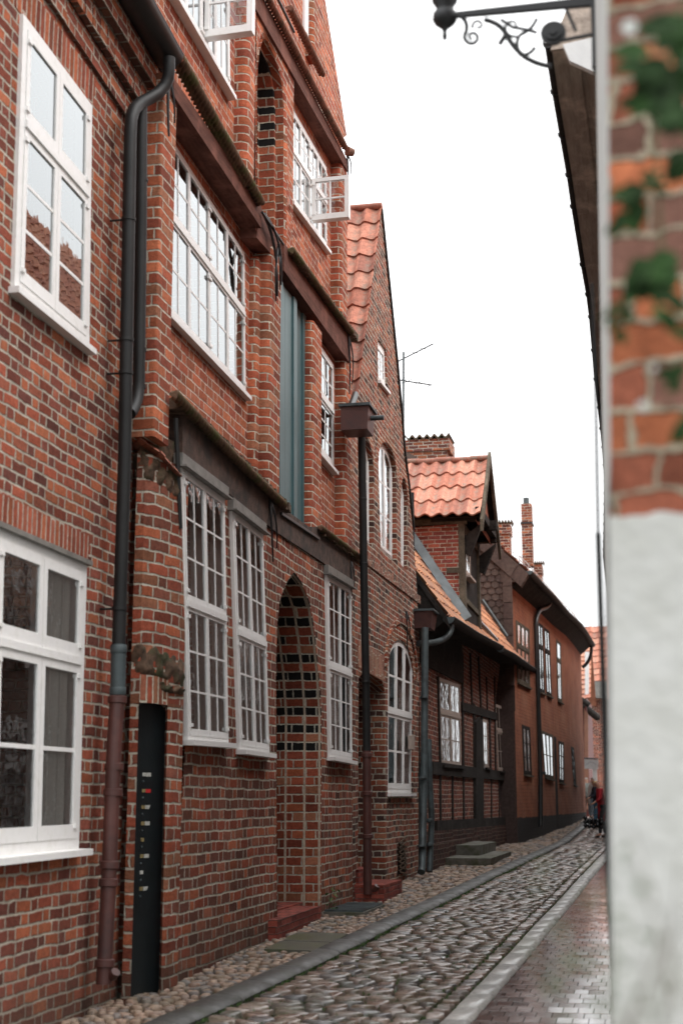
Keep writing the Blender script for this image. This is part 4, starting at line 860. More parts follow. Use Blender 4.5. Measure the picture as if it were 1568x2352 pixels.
downpipe(HT, k + [atx(1185, 1806, -3.82), atx(1191, 1935, -3.82)], .062, MT['black'], (.8,))
# dormer
yd = 28.3; fr = lambda x, y, Y_=yd: aty(x, y, Y_)
XP0, XP1 = fr(1053, 1260).x, fr(1067, 1260).x
cheek = [fr(947, 1214), fr(1053, 1206), fr(1068, 1390), fr(1068, 1425)]; FDm = Fac((-8, yd), (-3, yd))
m = MB(); tl_, tr_ = fr(940, 1212), fr(1056, 1203); br_ = fr(1069, 1425); bl_ = fr(940, 1205)
m.prism(FDm, [(XP0 + 8.04, br_.z - .3), (XP0 + 8.04, tr_.z), (tl_.x + 8, tl_.z), (tl_.x + 8, tl_.z - .3)], -.25, 0, back=True); m.build('dormer_cheek', MT['brickN'], HT)
m = MB(); z1 = tr_.z; zb = roofz(-3.7, yd) - .15; ydf = 31.0
for y0, y1 in ((yd - .03, yd + .19), (ydf - .2, ydf)): m.box(XP0, XP1, y0, y1, zb, z1 + .05)
m.box(XP0 + .02, XP1 - .02, yd, ydf, z1 - .15, z1 + .05); m.box(-5.3, XP1 + .05, yd - .035, yd + .1, z1 - .0, z1 + .12); m.box(XP0 + .02, XP1 - .02, yd, ydf, zb + .4, zb + .5); cc = fr(1000, 1305); m.box(fr(1025, 1305).x, XP0, yd - .012, yd + .05, fr(1040, 1316).z, fr(1040, 1304).z)
m.build('dormer_frame', MT['grey_wood'], HT)
m = MB(); m.box(XP1 - .09, XP1 - .05, yd + .1, ydf - .1, zb, z1); m.build('dormer_front', MT['timber'], HT)
FDf = Fac((XP1 - .05, 0), (XP1 - .05, 1)); qd = Q(FDf, (yd + .25, zb + .95), (yd + 1.1, zb + .95), (yd + 1.1, z1 - .15), (yd + .25, z1 - .15)); window(qd, HT, 1, (0, 1), ((2, 3),), mat=MT['tan'], sill=.1, hinges=False)
ridge = fr(1111, 1056, yd + 1.35); zr = ridge.z; ev = fr(1100, 1181, yd - .32); Xr = fr(1104, 1150, yd - .2).x; Yr = yd + 1.36
m = MB(); pantiles(m, (-6.2, yd - .32, ev.z), (Xr, yd - .32, ev.z), (Xr, Yr, zr), (-6.2, Yr, zr), 11, 4, .035, .04, base=(0, 40)); m.build('dormer_roof', MT['tile'], HT)
m = MB(); m.face([(-6.2, Yr, zr), (Xr, Yr, zr), (Xr, yd + 3.0, ev.z), (-6.2, yd + 3.0, ev.z)]); m.face([(-6.2, yd - .3, ev.z - .03), (Xr, yd - .3, ev.z - .03), (Xr, yd + .1, z1 + .12), (-6.2, yd + .1, z1 + .12)]); m.build('dormer_roof_back', MT['timber'], HT)
m = MB()
for i in range(8): a = -6.2 + (Xr + 6.2) * i / 8; m.tube([(a, Yr, zr + .03 + .015 * (i % 2)), (a + (Xr + 6.2) / 8 + .03, Yr, zr + .03 + .015 * (i % 2))], .06, 8)
m.build('ridge_tile', MT['tile'], HT, smooth=50)
for nm, yy, zz in (('barge_board', yd - .42, ev.z - .12), ('barge_board', yd + 3.14, ev.z - .12)):
    m = MB(); A = Vector((Xr, yy, zz)); B = Vector((Xr, Yr, zr + .17)); w = Vector((.06, 0, 0)); h = Vector((0, 0, -.24)); m.hexa([A + h, A + h + w, B + h + w, B + h, A, A + w, B + w, B]); m.build(nm, MT['grey_wood'], HT)
m = MB(); m.face([(Xr - .12, yd - .2, ev.z - .1), (Xr - .12, yd + 2.9, ev.z - .1), (Xr - .12, Yr, zr - .1)]); m.build('dormer_gable', MT['tile'], HT)
m = MB()
for yy in (yd + .1, ydf - .1):
    m.hexa([(XP1, yy - .08, z1 - .6), (XP1 + .1, yy - .08, z1 - .66), (XP1 + .1, yy + .08, z1 - .66), (XP1, yy + .08, z1 - .6), (XP1, yy - .08, z1 - .25), (Xr, yy - .08, z1 + .02), (Xr, yy + .08, z1 + .02), (XP1, yy + .08, z1 - .25)])
m.box(-4.2, Xr, yd - .05, yd + .12, z1 + .05, z1 + .22); m.box(-4.2, Xr, ydf - .2, ydf, z1 + .05, z1 + .2); m.box(Xr - .12, Xr + .01, yd - .2, yd + 2.9, z1 + .14, z1 + .3); m.box(-4, Xr + .15, Yr - .06, Yr + .1, z1 + .1, z1 + .3); m.build('crane_beam', MT['timber'], HT)
# zinc flashing along the cheek, and beyond the dormer
m = MB(); 
for (a, b, w) in ((fr(948, 1217), fr(1083, 1416), .17),): d = (b - a).normalized(); n = Vector((-d.z, 0, d.x)); n = n if n.z < 0 else -n; m.hexa([a + n * w + Vector((0, -.10, 0)), b + n * w + Vector((0, -.1, 0)), b + n * w, a + n * w, a + Vector((0, -.05, 0)), b + Vector((0, -.05, 0)), b, a])
m.build('flashing', MT['zincL'], HT)
m = MB(); a, b = rp(28.6, .42) + Vector((.1, 0, .12)), rp(33.6, .03) + Vector((.02, 0, .08)); m.tube([a, b], .045, 6); m.build('flashing', plain('bright_zinc', (.38, .42, .44), .35, .1, 5, metal=.4), HT)
m = MB(); a, b = fr(1107, 1378, 39.2), fr(1164, 1462, 39.2); m.tube([a, b], .05, 6); m.build('flashing', MT['zinc'], HT)
# roof behind with its chimney
m = MB(); a = fr(925, 1004, 34); b = fr(992, 1070, 34); m.hexa([a + Vector((-1, 0, -2)), b + Vector((0, 0, -1.6)), b + Vector((0, 4, -1.6)), a + Vector((-1, 4, -2)), a + Vector((-1, 0, .3)), b, b + Vector((0, 4, 0)), a + Vector((-1, 4, .3))]); m.build('rear_roof', MT['slate'], HT)
def chimney(parent, x0, x1, ytop, ybot, Yc, dep, cap=True, step=True):
    a, b = fr(x0, ytop, Yc), fr(x1, ybot, Yc); m = MB(); F = Fac((a.x, Yc), (a.x + 1, Yc)); w = b.x - a.x; b = Vector((b.x, b.y, b.z)); z0 = fr(x0, ybot, Yc).z
    P = [(a.x, Yc), (a.x + w, Yc), (a.x + w, Yc + dep), (a.x, Yc + dep)]; acc = [0, w, w + dep, 2 * w + dep, 2 * w + 2 * dep]
    m.grid([[Vector((p[0], p[1], z)) for p in P + [P[0]]] for z in (z0, a.z)], [[(s, z) for s in acc] for z in (z0, a.z)]); m.face([(p[0], p[1], a.z) for p in P])
    if step: s = w * .08; m.box(a.x - s, a.x + w + s, Yc - .05, Yc + dep + .05, a.z - .32, a.z - .02)
    c = m.build('chimney', MT['chim'], parent)
    if cap:
        m = MB(); n = 40; rows = []
        for d in (-.1, dep + .1): rows.append([Vector((a.x - .08 + (w + .16) * i / n, Yc + d, a.z + .06 + .045 * math.cos(i / n * math.pi * 2 * 6))) for i in range(n + 1)])
        m.grid(rows); rows2 = [rows[0], [p - Vector((0, 0, .06)) for p in rows[0]]]; m.grid(rows2); m.build('cap', MT['moss'], c)
    return c, a, w
chimney(HT, 938, 1026, 1010, 1075, 34.5, .9)
# =================================================================== ORANGE HOUSE
HO = thing('orange_washed_house', 'long orange limewashed house with scale-tiled side gable and black plinth', 'house', (-3.6, 45, .5))
EZ = EYE.z + 6.27; gut_px = [(1213, 1317), (1264, 1368), (1297, 1405.6), (1327.6, 1433.7), (1344, 1457), (1358, 1480.6)]
gpp = [EYE + ray(*p) * (6.27 / ray(*p).z) for p in gut_px]; chn = []
for i, p in enumerate(gpp):
    a, b = gpp[max(0, i - 1)], gpp[min(len(gpp) - 1, i + 1)]; e = Vector((b.x - a.x, b.y - a.y)).normalized(); chn.append((p.x - e.y * .45, p.y + e.x * .45))
chn[0] = (fr(1177, 1560, 39.5).x, 39.5)
SG = [Fac(a, b) for a, b in zip(chn, chn[1:])]; SL_ = [(Vector(b) - Vector(a)).length for a, b in zip(chn, chn[1:])]
def seg(x, y=1700):
    for i, (F, L) in enumerate(zip(SG, SL_)):
        if F.uv(x, y)[0] <= L: return i
    return len(SG) - 1
owin = []
for tl, tr, br, bl, nc, rw, gr in (((1186.4, 1424), (1217, 1445.5), (1218.6, 1581), (1189, 1567), 3, (0, .6, 1), ((1, 2), (1, 1))), ((1235.7, 1429), (1248, 1437), (1252.5, 1594), (1240.8, 1590), 2, (0, .66, 1), ((1, 1), (1, 1))), ((1250, 1441), (1262.4, 1449), (1268.5, 1602), (1256.5, 1596), 2, (0, .66, 1), ((1, 1), (1, 1))),
      ((1278, 1468), (1289, 1478), (1292, 1616), (1282, 1609.5), 1, (0, .68, 1), ((2, 1), (1, 1))), ((1200, 1664.6), (1218.6, 1671.7), (1223, 1781.8), (1204.5, 1779.5), 2, (0, 1), ((1, 3),)), ((1244, 1677.5), (1271, 1689), (1273, 1791), (1252.5, 1786.5), 3, (0, 1), ((1, 2),)), ((1283.7, 1702), (1296, 1705.6), (1296.5, 1801), (1285.4, 1797), 2, (0, 1), ((1, 3),)), ((1312, 1715), (1319, 1718.5), (1325, 1806), (1318.5, 1804), 2, (0, 1), ((1, 1),))):
    i = seg((tl[0] + tr[0]) / 2); owin.append((i, D4(SG[i], tl, tr, br, bl), nc, rw, gr))
for i, F in enumerate(SG):
    hs = []
    for j, q, *_ in owin:
        if j == i:
            L = q.loop(.02); L = [(min(max(a, .02), SL_[i] - .02), z) for a, z in L]; hs.append((L, [(0, .15)], 0))
    m = wall(F, [(0, -.3), (SL_[i], -.3), (SL_[i], EZ), (0, EZ)], hs); m.build('wall', MT['orange'], HO)
for i, q, nc, rw, gr in owin: window(q, HO, nc, rw, gr, ux=2.2, fw=.05, lf=.045, bar=.03, mat=MT['grey_wood'] if nc != 2 else MT['timber'], sillmat=MT['grey_wood'], sill=.06, hinges=False, proud=.012)
m = MB(); m.box(-4.9, -4.8, 39.6, 58, -.3, 8); cx_, cy_ = chn[-1]; m.face([(cx_, cy_, -.3), (-7.5, cy_ + .5, -.3), (-7.5, cy_ + .5, EZ), (cx_, cy_, EZ)]); m.build('room_wall', MT['room'], HO)
m = MB(); i = seg(1277); F = SG[i]; a, b = F.uv(1274, 1860)[0], F.uv(1281, 1860)[0]; m.prism(F, [(a, .4), (b, .4), (b, F.uv(1278, 1694)[1]), (a, F.uv(1274, 1692)[1])], -.03, .012); m.build('door', MT['timber'], HO)
# side gable hung with scale tiles
Yg = 39.45; XS0, XS1 = fr(1156, 1400, 39.45).x, fr(1177, 1400, 39.45).x; m = MB(); FG = Fac((-9, Yg), (0, Yg)); rf = [fr(1212, 1318, Yg), fr(1125, 1240, Yg)]; sl = (rf[1].z - rf[0].z) / (rf[1].x - rf[0].x); roofline = lambda X: rf[0].z + (X - rf[0].x) * sl
m.face([(-7.5, Yg + .05, 4), (XS1, Yg + .05, 4), (XS1, Yg + .05, roofline(XS1)), (-7.5, Yg + .05, roofline(-7.5))]); m.face([(-7.5, Yg + .06, 0), (XS1 - .02, Yg + .06, 0), (XS1 - .02, Yg + .06, 5), (-7.5, Yg + .06, 5)])
w, h = .27, .22; idx = 0
for r in range(30):
    for c in range(17):
        x = -7.4 + c * w * .82 + (r % 2) * w * .41 - .12 * r * 0; z = 4.6 + r * h * .8
        if x > XS0 + .05 or z > roofline(x) - .12: continue
        pts = [(x - w / 2, z + h), (x - w / 2, z + h * .35)] + [(x - w / 2 * math.cos(math.pi * i / 6) if False else x - w / 2 + w * i / 6, z + h * .35 - h * .35 * math.sin(math.pi * i / 6)) for i in range(1, 6)] + [(x + w / 2, z + h * .35), (x + w / 2, z + h)]
        P = [Vector((a, Yg + .02 - .03 * (1 - (b - z) / h) - .006, b)) for a, b in pts]; m.face(P, [(c + .5, r + .5)] * len(P)); b0 = len(m.v)
        for a, b in zip(P, P[1:]): m.face([a, b, b + Vector((0, .02, 0)), a + Vector((0, .02, 0))], [(c + .5, r + .5)] * 4)
for r in range(7): z = 4.7 + r * .46; m.box(XS0, XS1, Yg - .07 - .008 * (r % 2), Yg + .04, z, z + .445)
m.prism(FG, [(FG.uv(*p)[0], FG.uv(*p)[1]) for p in ((1150, 1338), (1206, 1337), (1213, 1317), (1150, 1262))], -.05, .05); m.build('side_gable', MT['slate'], HO)
m = MB(); n = 6
for i in range(n):
    a = rf[0] + (rf[1] - rf[0]) * (i * .28 - .02); b = rf[0] + (rf[1] - rf[0]) * (i * .28 + .27); dn_ = Vector((-.22, 0, -.34)); o = Vector((0, -.08 - .02 * (i % 2), 0))
    m.hexa([a + dn_ + o, b + dn_ + o, b + dn_ + Vector((0, .3, 0)), a + dn_ + Vector((0, .3, 0)), a + o, b + o, b + Vector((0, .3, .0)), a + Vector((0, .3, 0))])
m.build('verge_tile', MT['slate'], HO)
ov = .45; gp = []
for i, c in enumerate(chn): n_ = (SG[min(i, len(SG) - 1)].n + SG[max(i - 1, 0)].n).normalized(); gp.append(Vector((c[0] + n_.x * ov, c[1] + n_.y * ov, EZ)))
gp = [Vector((p.x, p.y, EZ)) for p in gpp]; gp[0].y = Yg
m = MB()
for a, b in zip(gp, gp[1:]):
    L = (b - a).length; up_ = Vector((-3.2, .3, 3.2 * -sl * 1.0)); pantiles(m, a, b, b + up_, a + up_, int(L / .25), 10, .03, .03, S=5, base=(int(a.y) * 10, 100))
m.build('roof', MT['tileR'], HO)
m = MB()
for (a, b), (c, d) in zip(zip(gp, gp[1:]), zip(chn, chn[1:])): m.face([a - Vector((0, 0, .04)), b - Vector((0, 0, .04)), (d[0], d[1], EZ - .42), (c[0], c[1], EZ - .42)])
m.build('eaves_soffit', MT['timber'], HO)
gutter(HO, [p + Vector((.05, 0, -.02)) for p in gp], .1)
m = MB(); c = gp[0] + Vector((.05, -.02, 0)); m.face([c + Vector((.11 * math.cos(a), 0, -.11 * math.sin(a))) for a in [math.pi * j / 10 for j in range(11)]]); m.build('gutter_end', MT['zinc'], HO)
m = MB(); 
for a, b in zip(gp, gp[1:]):
    n = int((b - a).length / .8)
    for i in range(n): p = a.lerp(b, i / n) + Vector((-.2, 0, .2)); m.tube([p, p + Vector((0, 0, .25))], .012, 5)
    m.tube([a + Vector((-.2, 0, .45)), b + Vector((-.2, 0, .45))], .012, 5); m.tube([a + Vector((-.2, 0, .33)), b + Vector((-.2, 0, .33))], .008, 5)
m.build('snow_guard', plain('galvanised_rail', (.5, .52, .53), .4, .1, 8, metal=.3), HO)
def oat(x, y, off=.12): i = seg(x, y); q = SG[i].uv(x, y, off); return SG[i].p(q[0], q[1], off)
k = arc(oat(1266, 1370, .45), oat(1262, 1398, .3), oat(1244, 1398, .15), 6) + arc(oat(1244, 1398, .15), oat(1231, 1404, .12), oat(1230, 1440, .1), 5)[1:]
downpipe(HO, k + [oat(1236, 1620, .1), oat(1241, 1792, .1), oat(1241, 1900, .1)], .07, MT['black'], (.78,))
k = arc(gp[-1] + Vector((0, -.2, -.1)), gp[-1] + Vector((.0, -.2, -.7)), Vector((chn[-1][0] + .05, chn[-1][1] - .2, EZ - .95)), 8); downpipe(HO, k, .07, MT['black'])
c, a, w_ = chimney(HO, 1196, 1223, 1157, 1300, 43.5, .5, cap=False, step=False); m = MB(); p = fr(1208, 1157, 43.7); m.tube([p, p + Vector((0, 0, .18))], .09, 12); m.build('flue', MT['zinc'], c)
m = MB(); z = fr(1200, 1200, 43.4).z; m.box(a.x - .03, a.x + w_ + .03, 43.47, 44.03, z - .03, z + .03); m.build('iron_band', MT['iron'], c)
chimney(HO, 1140, 1171, 1203, 1290, 41.5, .6); chimney(HO, 1226, 1244, 1296, 1345, 47, .5)
m = MB(); p0, p1 = fr(1171, 1222, 41.8), fr(1198, 1224, 43.5); m.tube([p0, p1], .012, 6); m.tube([p0 - Vector((0, 0, .14)), p1 - Vector((0, 0, .14))], .012, 6); m.build('stay_rod', plain('pale_steel', (.5, .5, .5), .4, .1), HO)
for i, (p, r) in enumerate(((fr(1206, 1278, 43.3), 0),)):   # wire guard beside the chimney foot
    m = MB()
    for j in range(9): m.tube([p + Vector((-.5 + j * .13, 0, .35 - j * .1)), p + Vector((-.5 + j * .13, 0, -.1 - j * .08))], .006, 4)
    for j in range(4): m.tube([p + Vector((-.5, 0, .35 - j * .12)), p + Vector((.55, 0, -.45 - j * .1))], .006, 4)
    m.build('roof_guard', MT['grey_wood'], HO)
# =================================================================== ANTENNA
AN = thing('television_antenna', 'thin metal television antenna mast against the sky behind the steep gable', 'antenna', tuple(fr(926, 1040, 28.0)))
m = MB(); m.tube([fr(926, 1040, 28), fr(926.5, 808, 28)], .022, 8); m.build('mast', MT['zinc'], AN)
def boom(p, q, els):
    m = MB(); a, b = fr(*p, 28), fr(*q, 28); m.tube([a, b], .014, 6)
    for f, dx, dy in els: c = a.lerp(b, f); e = (fr(p[0] + dx, p[1] + dy, 28) - a) / 2; m.tube([c - e, c + e], .006, 5)
    m.build('boom', MT['iron'], AN)
boom((911, 831), (995, 789), [(.5, 39, 6), (.72, 36, 5), (.05, -10, 8)]); boom((912, 872), (991, 884), [(.98, 20, -10), (.6, 23, -11), (.3, 25, -13), (.1, 20, -12), (.2, 12, -12)])
# =================================================================== GROUND
def groundmat(name, a, b, moss=.5, msc=6, rough=.6):
    g = G(name); p = g.obj(); c = g.mix(g.noise(p, 9, 5), a, b)
    c = g.mix(g.M('MULTIPLY', g.ramp(g.noise(p, msc, 5, .7), [(.45, 0), (.6, 1)]), moss), c, (.035, .052, .014)); return g.bsdf(c, rough, g.noise(p, 40, 5), .7, .015)
MT['earth'] = groundmat('dark_joint_earth', (.022, .019, .016), (.04, .032, .026), .85, 4)
def stonemat(name, cols, rl, rh, mossy=.25, coat=None, bd=.005):
    g = G(name); uv = g.uv(); wn = g.white(g.comb(g.sep(uv)[0], g.sep(uv)[1], .3)); k = len(cols); p = g.obj()
    c = g.ramp(wn[0], [(i / k, q) for i, q in enumerate(cols)], 'CONSTANT'); c = g.mix(1.0, c, g.ramp(g.noise(p, 22, 6, .7), [(.28, .55), (.7, 1.25)]), 'MULTIPLY')
    c = g.mix(g.M('MULTIPLY', g.ramp(g.noise(p, 3, 5, .7), [(.5, 0), (.62, 1)]), mossy), c, (.05, .06, .02))
    r = g.M('ADD', rl, g.M('MULTIPLY', g.ramp(g.noise(p, 6, 5, .6), [(.35, 0), (.7, 1)]), rh - rl)); return g.bsdf(c, r, g.noise(p, 45, 4, .6), .5, bd, spec=.5, coat=coat)
MT['cobble'] = stonemat('wet_granite_cobble', [(.17, .125, .10), (.21, .15, .115), (.12, .11, .10), (.21, .13, .10), (.17, .15, .13), (.085, .085, .09), (.19, .13, .10), (.27, .21, .17)], .22, .5, mossy=.45, coat=.42, bd=.002)
MT['pebble'] = stonemat('pink_pebble', [(.27, .17, .12), (.20, .14, .11), (.31, .20, .14), (.16, .14, .13), (.25, .19, .14), (.34, .24, .17), (.13, .12, .115), (.22, .15, .10)], .45, .75, .3)
MT['paver'] = stonemat('wet_red_paver', [(.13, .065, .052), (.17, .085, .07), (.10, .055, .048), (.16, .095, .08), (.20, .12, .10)], .12, .30, .12, coat=1.0, bd=.0004)
MT['kerb'] = stonemat('worn_kerb_stone', [(.055, .050, .045), (.07, .062, .055), (.045, .042, .038)], .4, .7, .2, bd=.003)
MT['kerbL'] = stonemat('pale_kerb_stone', [(.36, .35, .32), (.42, .40, .37), (.30, .29, .27)], .3, .55, .15, coat=.25, bd=.002)
def xline(pts):
    P = [gpt(*p) for p in pts]; P.sort(key=lambda q: q.y); u = [1 / q.y * 10 for q in P]; n = len(P); su, sx = sum(u), sum(q.x for q in P); suu = sum(a * a for a in u); sux = sum(a * q.x for a, q in zip(u, P)); b = (n * sux - su * sx) / (n * suu - su * su); a = (sx - b * su) / n
    return lambda y: a + b * 10 / max(y, 6)
def xline_old(pts):
    P = [gpt(*p) for p in pts]; P.sort(key=lambda q: q.y)
    def f(y):
        if y <= P[0].y: return P[0].x
        for a, b in zip(P, P[1:]):
            if y <= b.y: return a.x + (b.x - a.x) * (y - a.y) / (b.y - a.y)
        return P[-1].x + (y - P[-1].y) * .06
    return f
kl = xline([(426, 2340), (551, 2287), (832, 2121), (1004, 2049), (1135, 1987), (1262, 1942), (1345, 1916)])
kr = xline([(1034.6, 2351.7), (1163, 2175), (1270.6, 2071.8), (1349, 2001), (1381, 1972)])
KLW, KRW = .24, .20
ys = [-12, 0, 4] + [6 + i for i in range(0, 60)] + [70, 90, 140, 400]
m = MB(); m.grid([[(x, y, gz(y) - .035) for y in ys] for x in (-60, 60)], [[(x, y) for y in ys] for x in (-60, 60)]); tag(m.build('ground', MT['earth']), kind='structure')
def kerb(f, w, h, mat, L=.95, y0=7.5, y1=62, curv=.02):
    m = MB(); y = y0
    while y < y1:
        l = L * random.uniform(.7, 1.25); a, b = y + .008, y + l - .008; dz = random.uniform(-.003, .003); rows = []
        for yy in (a, a + .02, b - .02, b):
            x = f(yy); z = gz(yy) + h + dz; e = -.012 if yy in (a, b) else 0
            rows.append([(x, yy, z - .1), (x, yy, z - .012 + e), (x + .02, yy, z + e), (x + w * .6, yy, z - curv * .3 + e), (x + w - .03, yy, z - curv + e), (x + w, yy, z - .025 - curv + e), (x + w, yy, z - .14)])
        r = (random.random(), random.random()); m.grid(rows, [[r] * 7] * 4); m.face(rows[0], [r] * 7); y += l
    return tag(m.build('kerb', mat, smooth=40), kind='structure')
kerb(kl, KLW, .05, MT['kerb']); kerb(kr, KRW, .02, MT['kerbL'], .6, curv=.0)
def stone(m, x, y, z, a, b, h, n=9, pw=3.2, flat=.5, ang=0):
    r = (random.random(), random.random()); sx, sy = random.uniform(-.12, .12), random.uniform(-.12, .12); jr = [random.uniform(.86, 1.08) for _ in range(n)]; ca, sa = math.cos(ang), math.sin(ang); rings = []
    for q, zz in ((1.0, -.035), (.98, h * .45), (.88, h * .88), (.5, h)):
        row = []
        for i in range(n):
            t = 2 * math.pi * (i + .3) / n; c, s = math.cos(t), math.sin(t); rr = (abs(c) ** pw + abs(s) ** pw) ** (-1 / pw) * jr[i] * q
            px, py = c * rr * a, s * rr * b; row.append((x + px * ca - py * sa, y + px * sa + py * ca, z + zz + (px * sx + py * sy) * (zz > 0)))
        rings.append(row)
    m.grid(rings, [[r] * n] * 4, closed=True); m.face(rings[-1], [r] * n)
m = MB(); y = 9.0
while y < 60:
    dy = (.155 if y < 26 else .24) * random.uniform(.85, 1.15); x0, x1 = kl(y) + KLW + .02, kr(y) - .16; x = x0 + random.uniform(0, .05)
    while x < x1 - .04:
        w = random.uniform(.14, .27) * (1 if y < 26 else 1.35); w = min(w, x1 - x)
        stone(m, x + w / 2, y + random.uniform(-.03, .03), gz(y) - .01 + .02 * math.cos((x - x0) / (x1 - x0) * 6.28) * 0, w / 2 - .006, dy / 2 - .003, random.uniform(.016, .030), 9, ang=random.uniform(-.15, .15)); x += w
    y += dy
tag(m.build('cobblestones', MT['cobble'], smooth=60), kind='stuff')
m = MB(); y = 9.0
while y < 40:
    l = random.uniform(.16, .24); stone(m, kr(y) - .08, y + l / 2, gz(y) - .008, .07, l / 2 - .008, .03, 10, pw=6); y += l
tag(m.build('gutter_stones', MT['cobble'], smooth=50), kind='stuff')
m = MB(); y = 8.6
sl0, sl1 = gpt(690, 2140).y, gpt(800, 2125).y
while y < 58:
    dy = (.085 if y < 20 else .14) * random.uniform(.9, 1.1) * (1 if y < 34 else 1.7); x = -4.2 + random.uniform(0, .06); x1 = kl(y) - .0
    while x < x1 - .02:
        w = random.uniform(.07, .13) * (1 if y < 20 else 1.5 if y < 34 else 2.2); w = min(w, x1 - x)
        if not (-3.72 < x + w / 2 and 13.75 < y < 15.2) and w > .03: stone(m, x + w / 2, y + random.uniform(-.02, .02), gz(y) - .012, w / 2 - .004, dy / 2, random.uniform(.02, .045) * (1 if y < 20 else 1.3), 7, pw=2.3, ang=random.uniform(-.4, .4))
        x += w
    y += dy
tag(m.build('pebble_paving', MT['pebble'], smooth=70), kind='stuff')
m = MB()
for i, (a, b) in enumerate(((13.78, 14.42), (14.45, 15.15))):
    x1 = kl(14.4) - .02; r = (random.random(), .2); m.hexa([(-3.72, a, gz(a) - .06), (x1, a, gz(a) - .06), (x1, b, gz(b) - .06), (-3.72, b, gz(b) - .06), (-3.72, a, gz(a) + .03), (x1, a, gz(a) + .022), (x1, b, gz(b) + .022), (-3.72, b, gz(b) + .03)])
tag(m.build('stone_slabs', plain('green_wet_slab', (.10, .105, .085), .3, .35, 5, bump=.3, c2=(.07, .085, .03), s2=2.5)), kind='structure')
m = MB(); y = 8.8; row_n = 0
while y < 42:
    step_ = .205 if y < 26 else .41; k = 0; row_n += 1; x = kr(y) + KRW + .012 - (.057 if row_n % 2 else 0); o = 0; rt = random.uniform(-.001, .003)
    while x < .0:
        wv = random.uniform(.108, .114); r = (random.random(), random.random()); tz = random.uniform(-.0009, .0009); ty = rt + random.uniform(-.0014, .0014); z = gz(y + o) - .006
        c = [(x, y + o, z + tz), (x + wv, y + o, z - tz), (x + wv, y + o + step_ - .014, gz(y + o + step_) - .006 - tz + ty), (x, y + o + step_ - .014, gz(y + o + step_) - .006 + tz + ty)]
        cx_ = [Vector(q) for q in c]; cen = sum(cx_, Vector()) / 4; inn = [q.lerp(cen, .02) for q in cx_]; dn_ = [q - Vector((0, 0, .006)) for q in cx_]
        m.face(inn, [r] * 4)
        for i in range(4): m.face([dn_[i], dn_[(i + 1) % 4], inn[(i + 1) % 4], inn[i]], [r] * 4)
        x += wv + .004; k += 1
    y += step_
tag(m.build('pavement', MT['paver']), kind='structure')
m = MB(); m.grid([[(-4.4 + i * 7, y, gz(y) + .0) for i in range(2)] for y in (58.5, 64, 70, 90, 140)]); tag(m.build('road', plain('pale_square_paving', (.22, .17, .145), .55, .1, 3, bump=.4)), kind='structure')
# moss and grass along joints
m = MB()
def tuft(x, y, n, h, sp):
    for _ in range(n):
        a = random.uniform(0, 6.28); px, py = x + random.gauss(0, sp), y + random.gauss(0, sp * 1.6); hh = h * random.uniform(.5, 1.3); z = gz(py) - .01; w = .006; dx, dy = math.cos(a) * hh * .6, math.sin(a) * hh * .6
        m.face([(px - w, py, z), (px + w, py, z), (px + dx + w * .6, py + dy, z + hh)]); 
for _ in range(520): y = random.uniform(9.3, 30); tuft(kr(y) - random.choice([.01, .155]), y, 5, .022, .012)
for _ in range(380): y = random.uniform(9.3, 32); tuft(kl(y) + KLW + .02, y, 5, .026, .02)
for _ in range(1700): y = random.uniform(9.3, 26); tuft(random.uniform(kl(y) + KLW, kr(y)), y, 4, .022, .03)
for _ in range(260): y = random.uniform(10, 18); tuft(random.uniform(-3.85, kl(y)), y, 3, .014, .02)
tag(m.build('grass', plain('joint_grass', (.045, .085, .018), .8, .4, 20)), kind='stuff')
# cellar light grate in the pavement
a = gpt(776, 2094); zt_ = gz(16.3) + .13
GR = thing('light_well_grate', 'metal grate on a mossy stone frame in the pebble paving below the wall', 'grate', (-3.6, 16.4, gz(16.4)))
p0, p1, p2 = atx(776, 2090, -3.86), atx(835, 2097, -3.38), atx(884, 2078, -3.38); zt_ = p1.z; y0, y1 = p1.y, p2.y
m = MB(); m.box(-3.87, -3.38, y0, y1, zt_ - .3, zt_); m.build('stone_frame', MT['stone'], GR)
m = MB()
for i in range(26): x = -3.85 + i * .0178; m.box(x, x + .007, y0 + .05, y1 - .05, zt_ + .002, zt_ + .022)
for yy in (y0 + .04, (y0 + y1) / 2, y1 - .06): m.box(-3.86, -3.4, yy, yy + .02, zt_ + .001, zt_ + .024)
m.build('grille', MT['zinc'], GR)
def leaf(m, c, L, w, d, up, k=0, fold=.25):
    d = d.normalized(); s = d.cross(up).normalized(); u = s.cross(d); pts = []
    for i in range(5):
        t = i / 4; ww = w * math.sin(math.pi * min(1, t * .92 + .08)) ** .8; q = c + d * L * t - u * L * .18 * t * t; pts.append((q - s * ww + u * ww * fold, q, q + s * ww + u * ww * fold))
    for a, b in zip(pts, pts[1:]): m.face([a[0], a[1], b[1], b[0]], k=k); m.face([a[1], a[2], b[2], b[1]], k=k)
WD = thing('small_weed', 'small green weed growing against the wall above the metal grate', 'plant', (-3.84, 16.2, gz(16.2)))
m = MB(); b_ = Vector((-3.83, p1.y + .1, gz(16.2)))
for i in range(26): c = b_ + Vector((random.uniform(0, .09), random.uniform(-.14, .12), random.uniform(.03, .33))); leaf(m, c, .06, .02, Vector((random.uniform(.2, 1), random.uniform(-1, 1), random.uniform(-.3, .5))), Vector((0, 0, 1)))
m.build('leaves', plain('weed_leaf', (.06, .14, .03), .6, .3, 20), WD); m = MB(); m.tube([b_, b_ + Vector((.04, 0, .3))], .004, 5); m.build('stem', MT['moss'], WD)
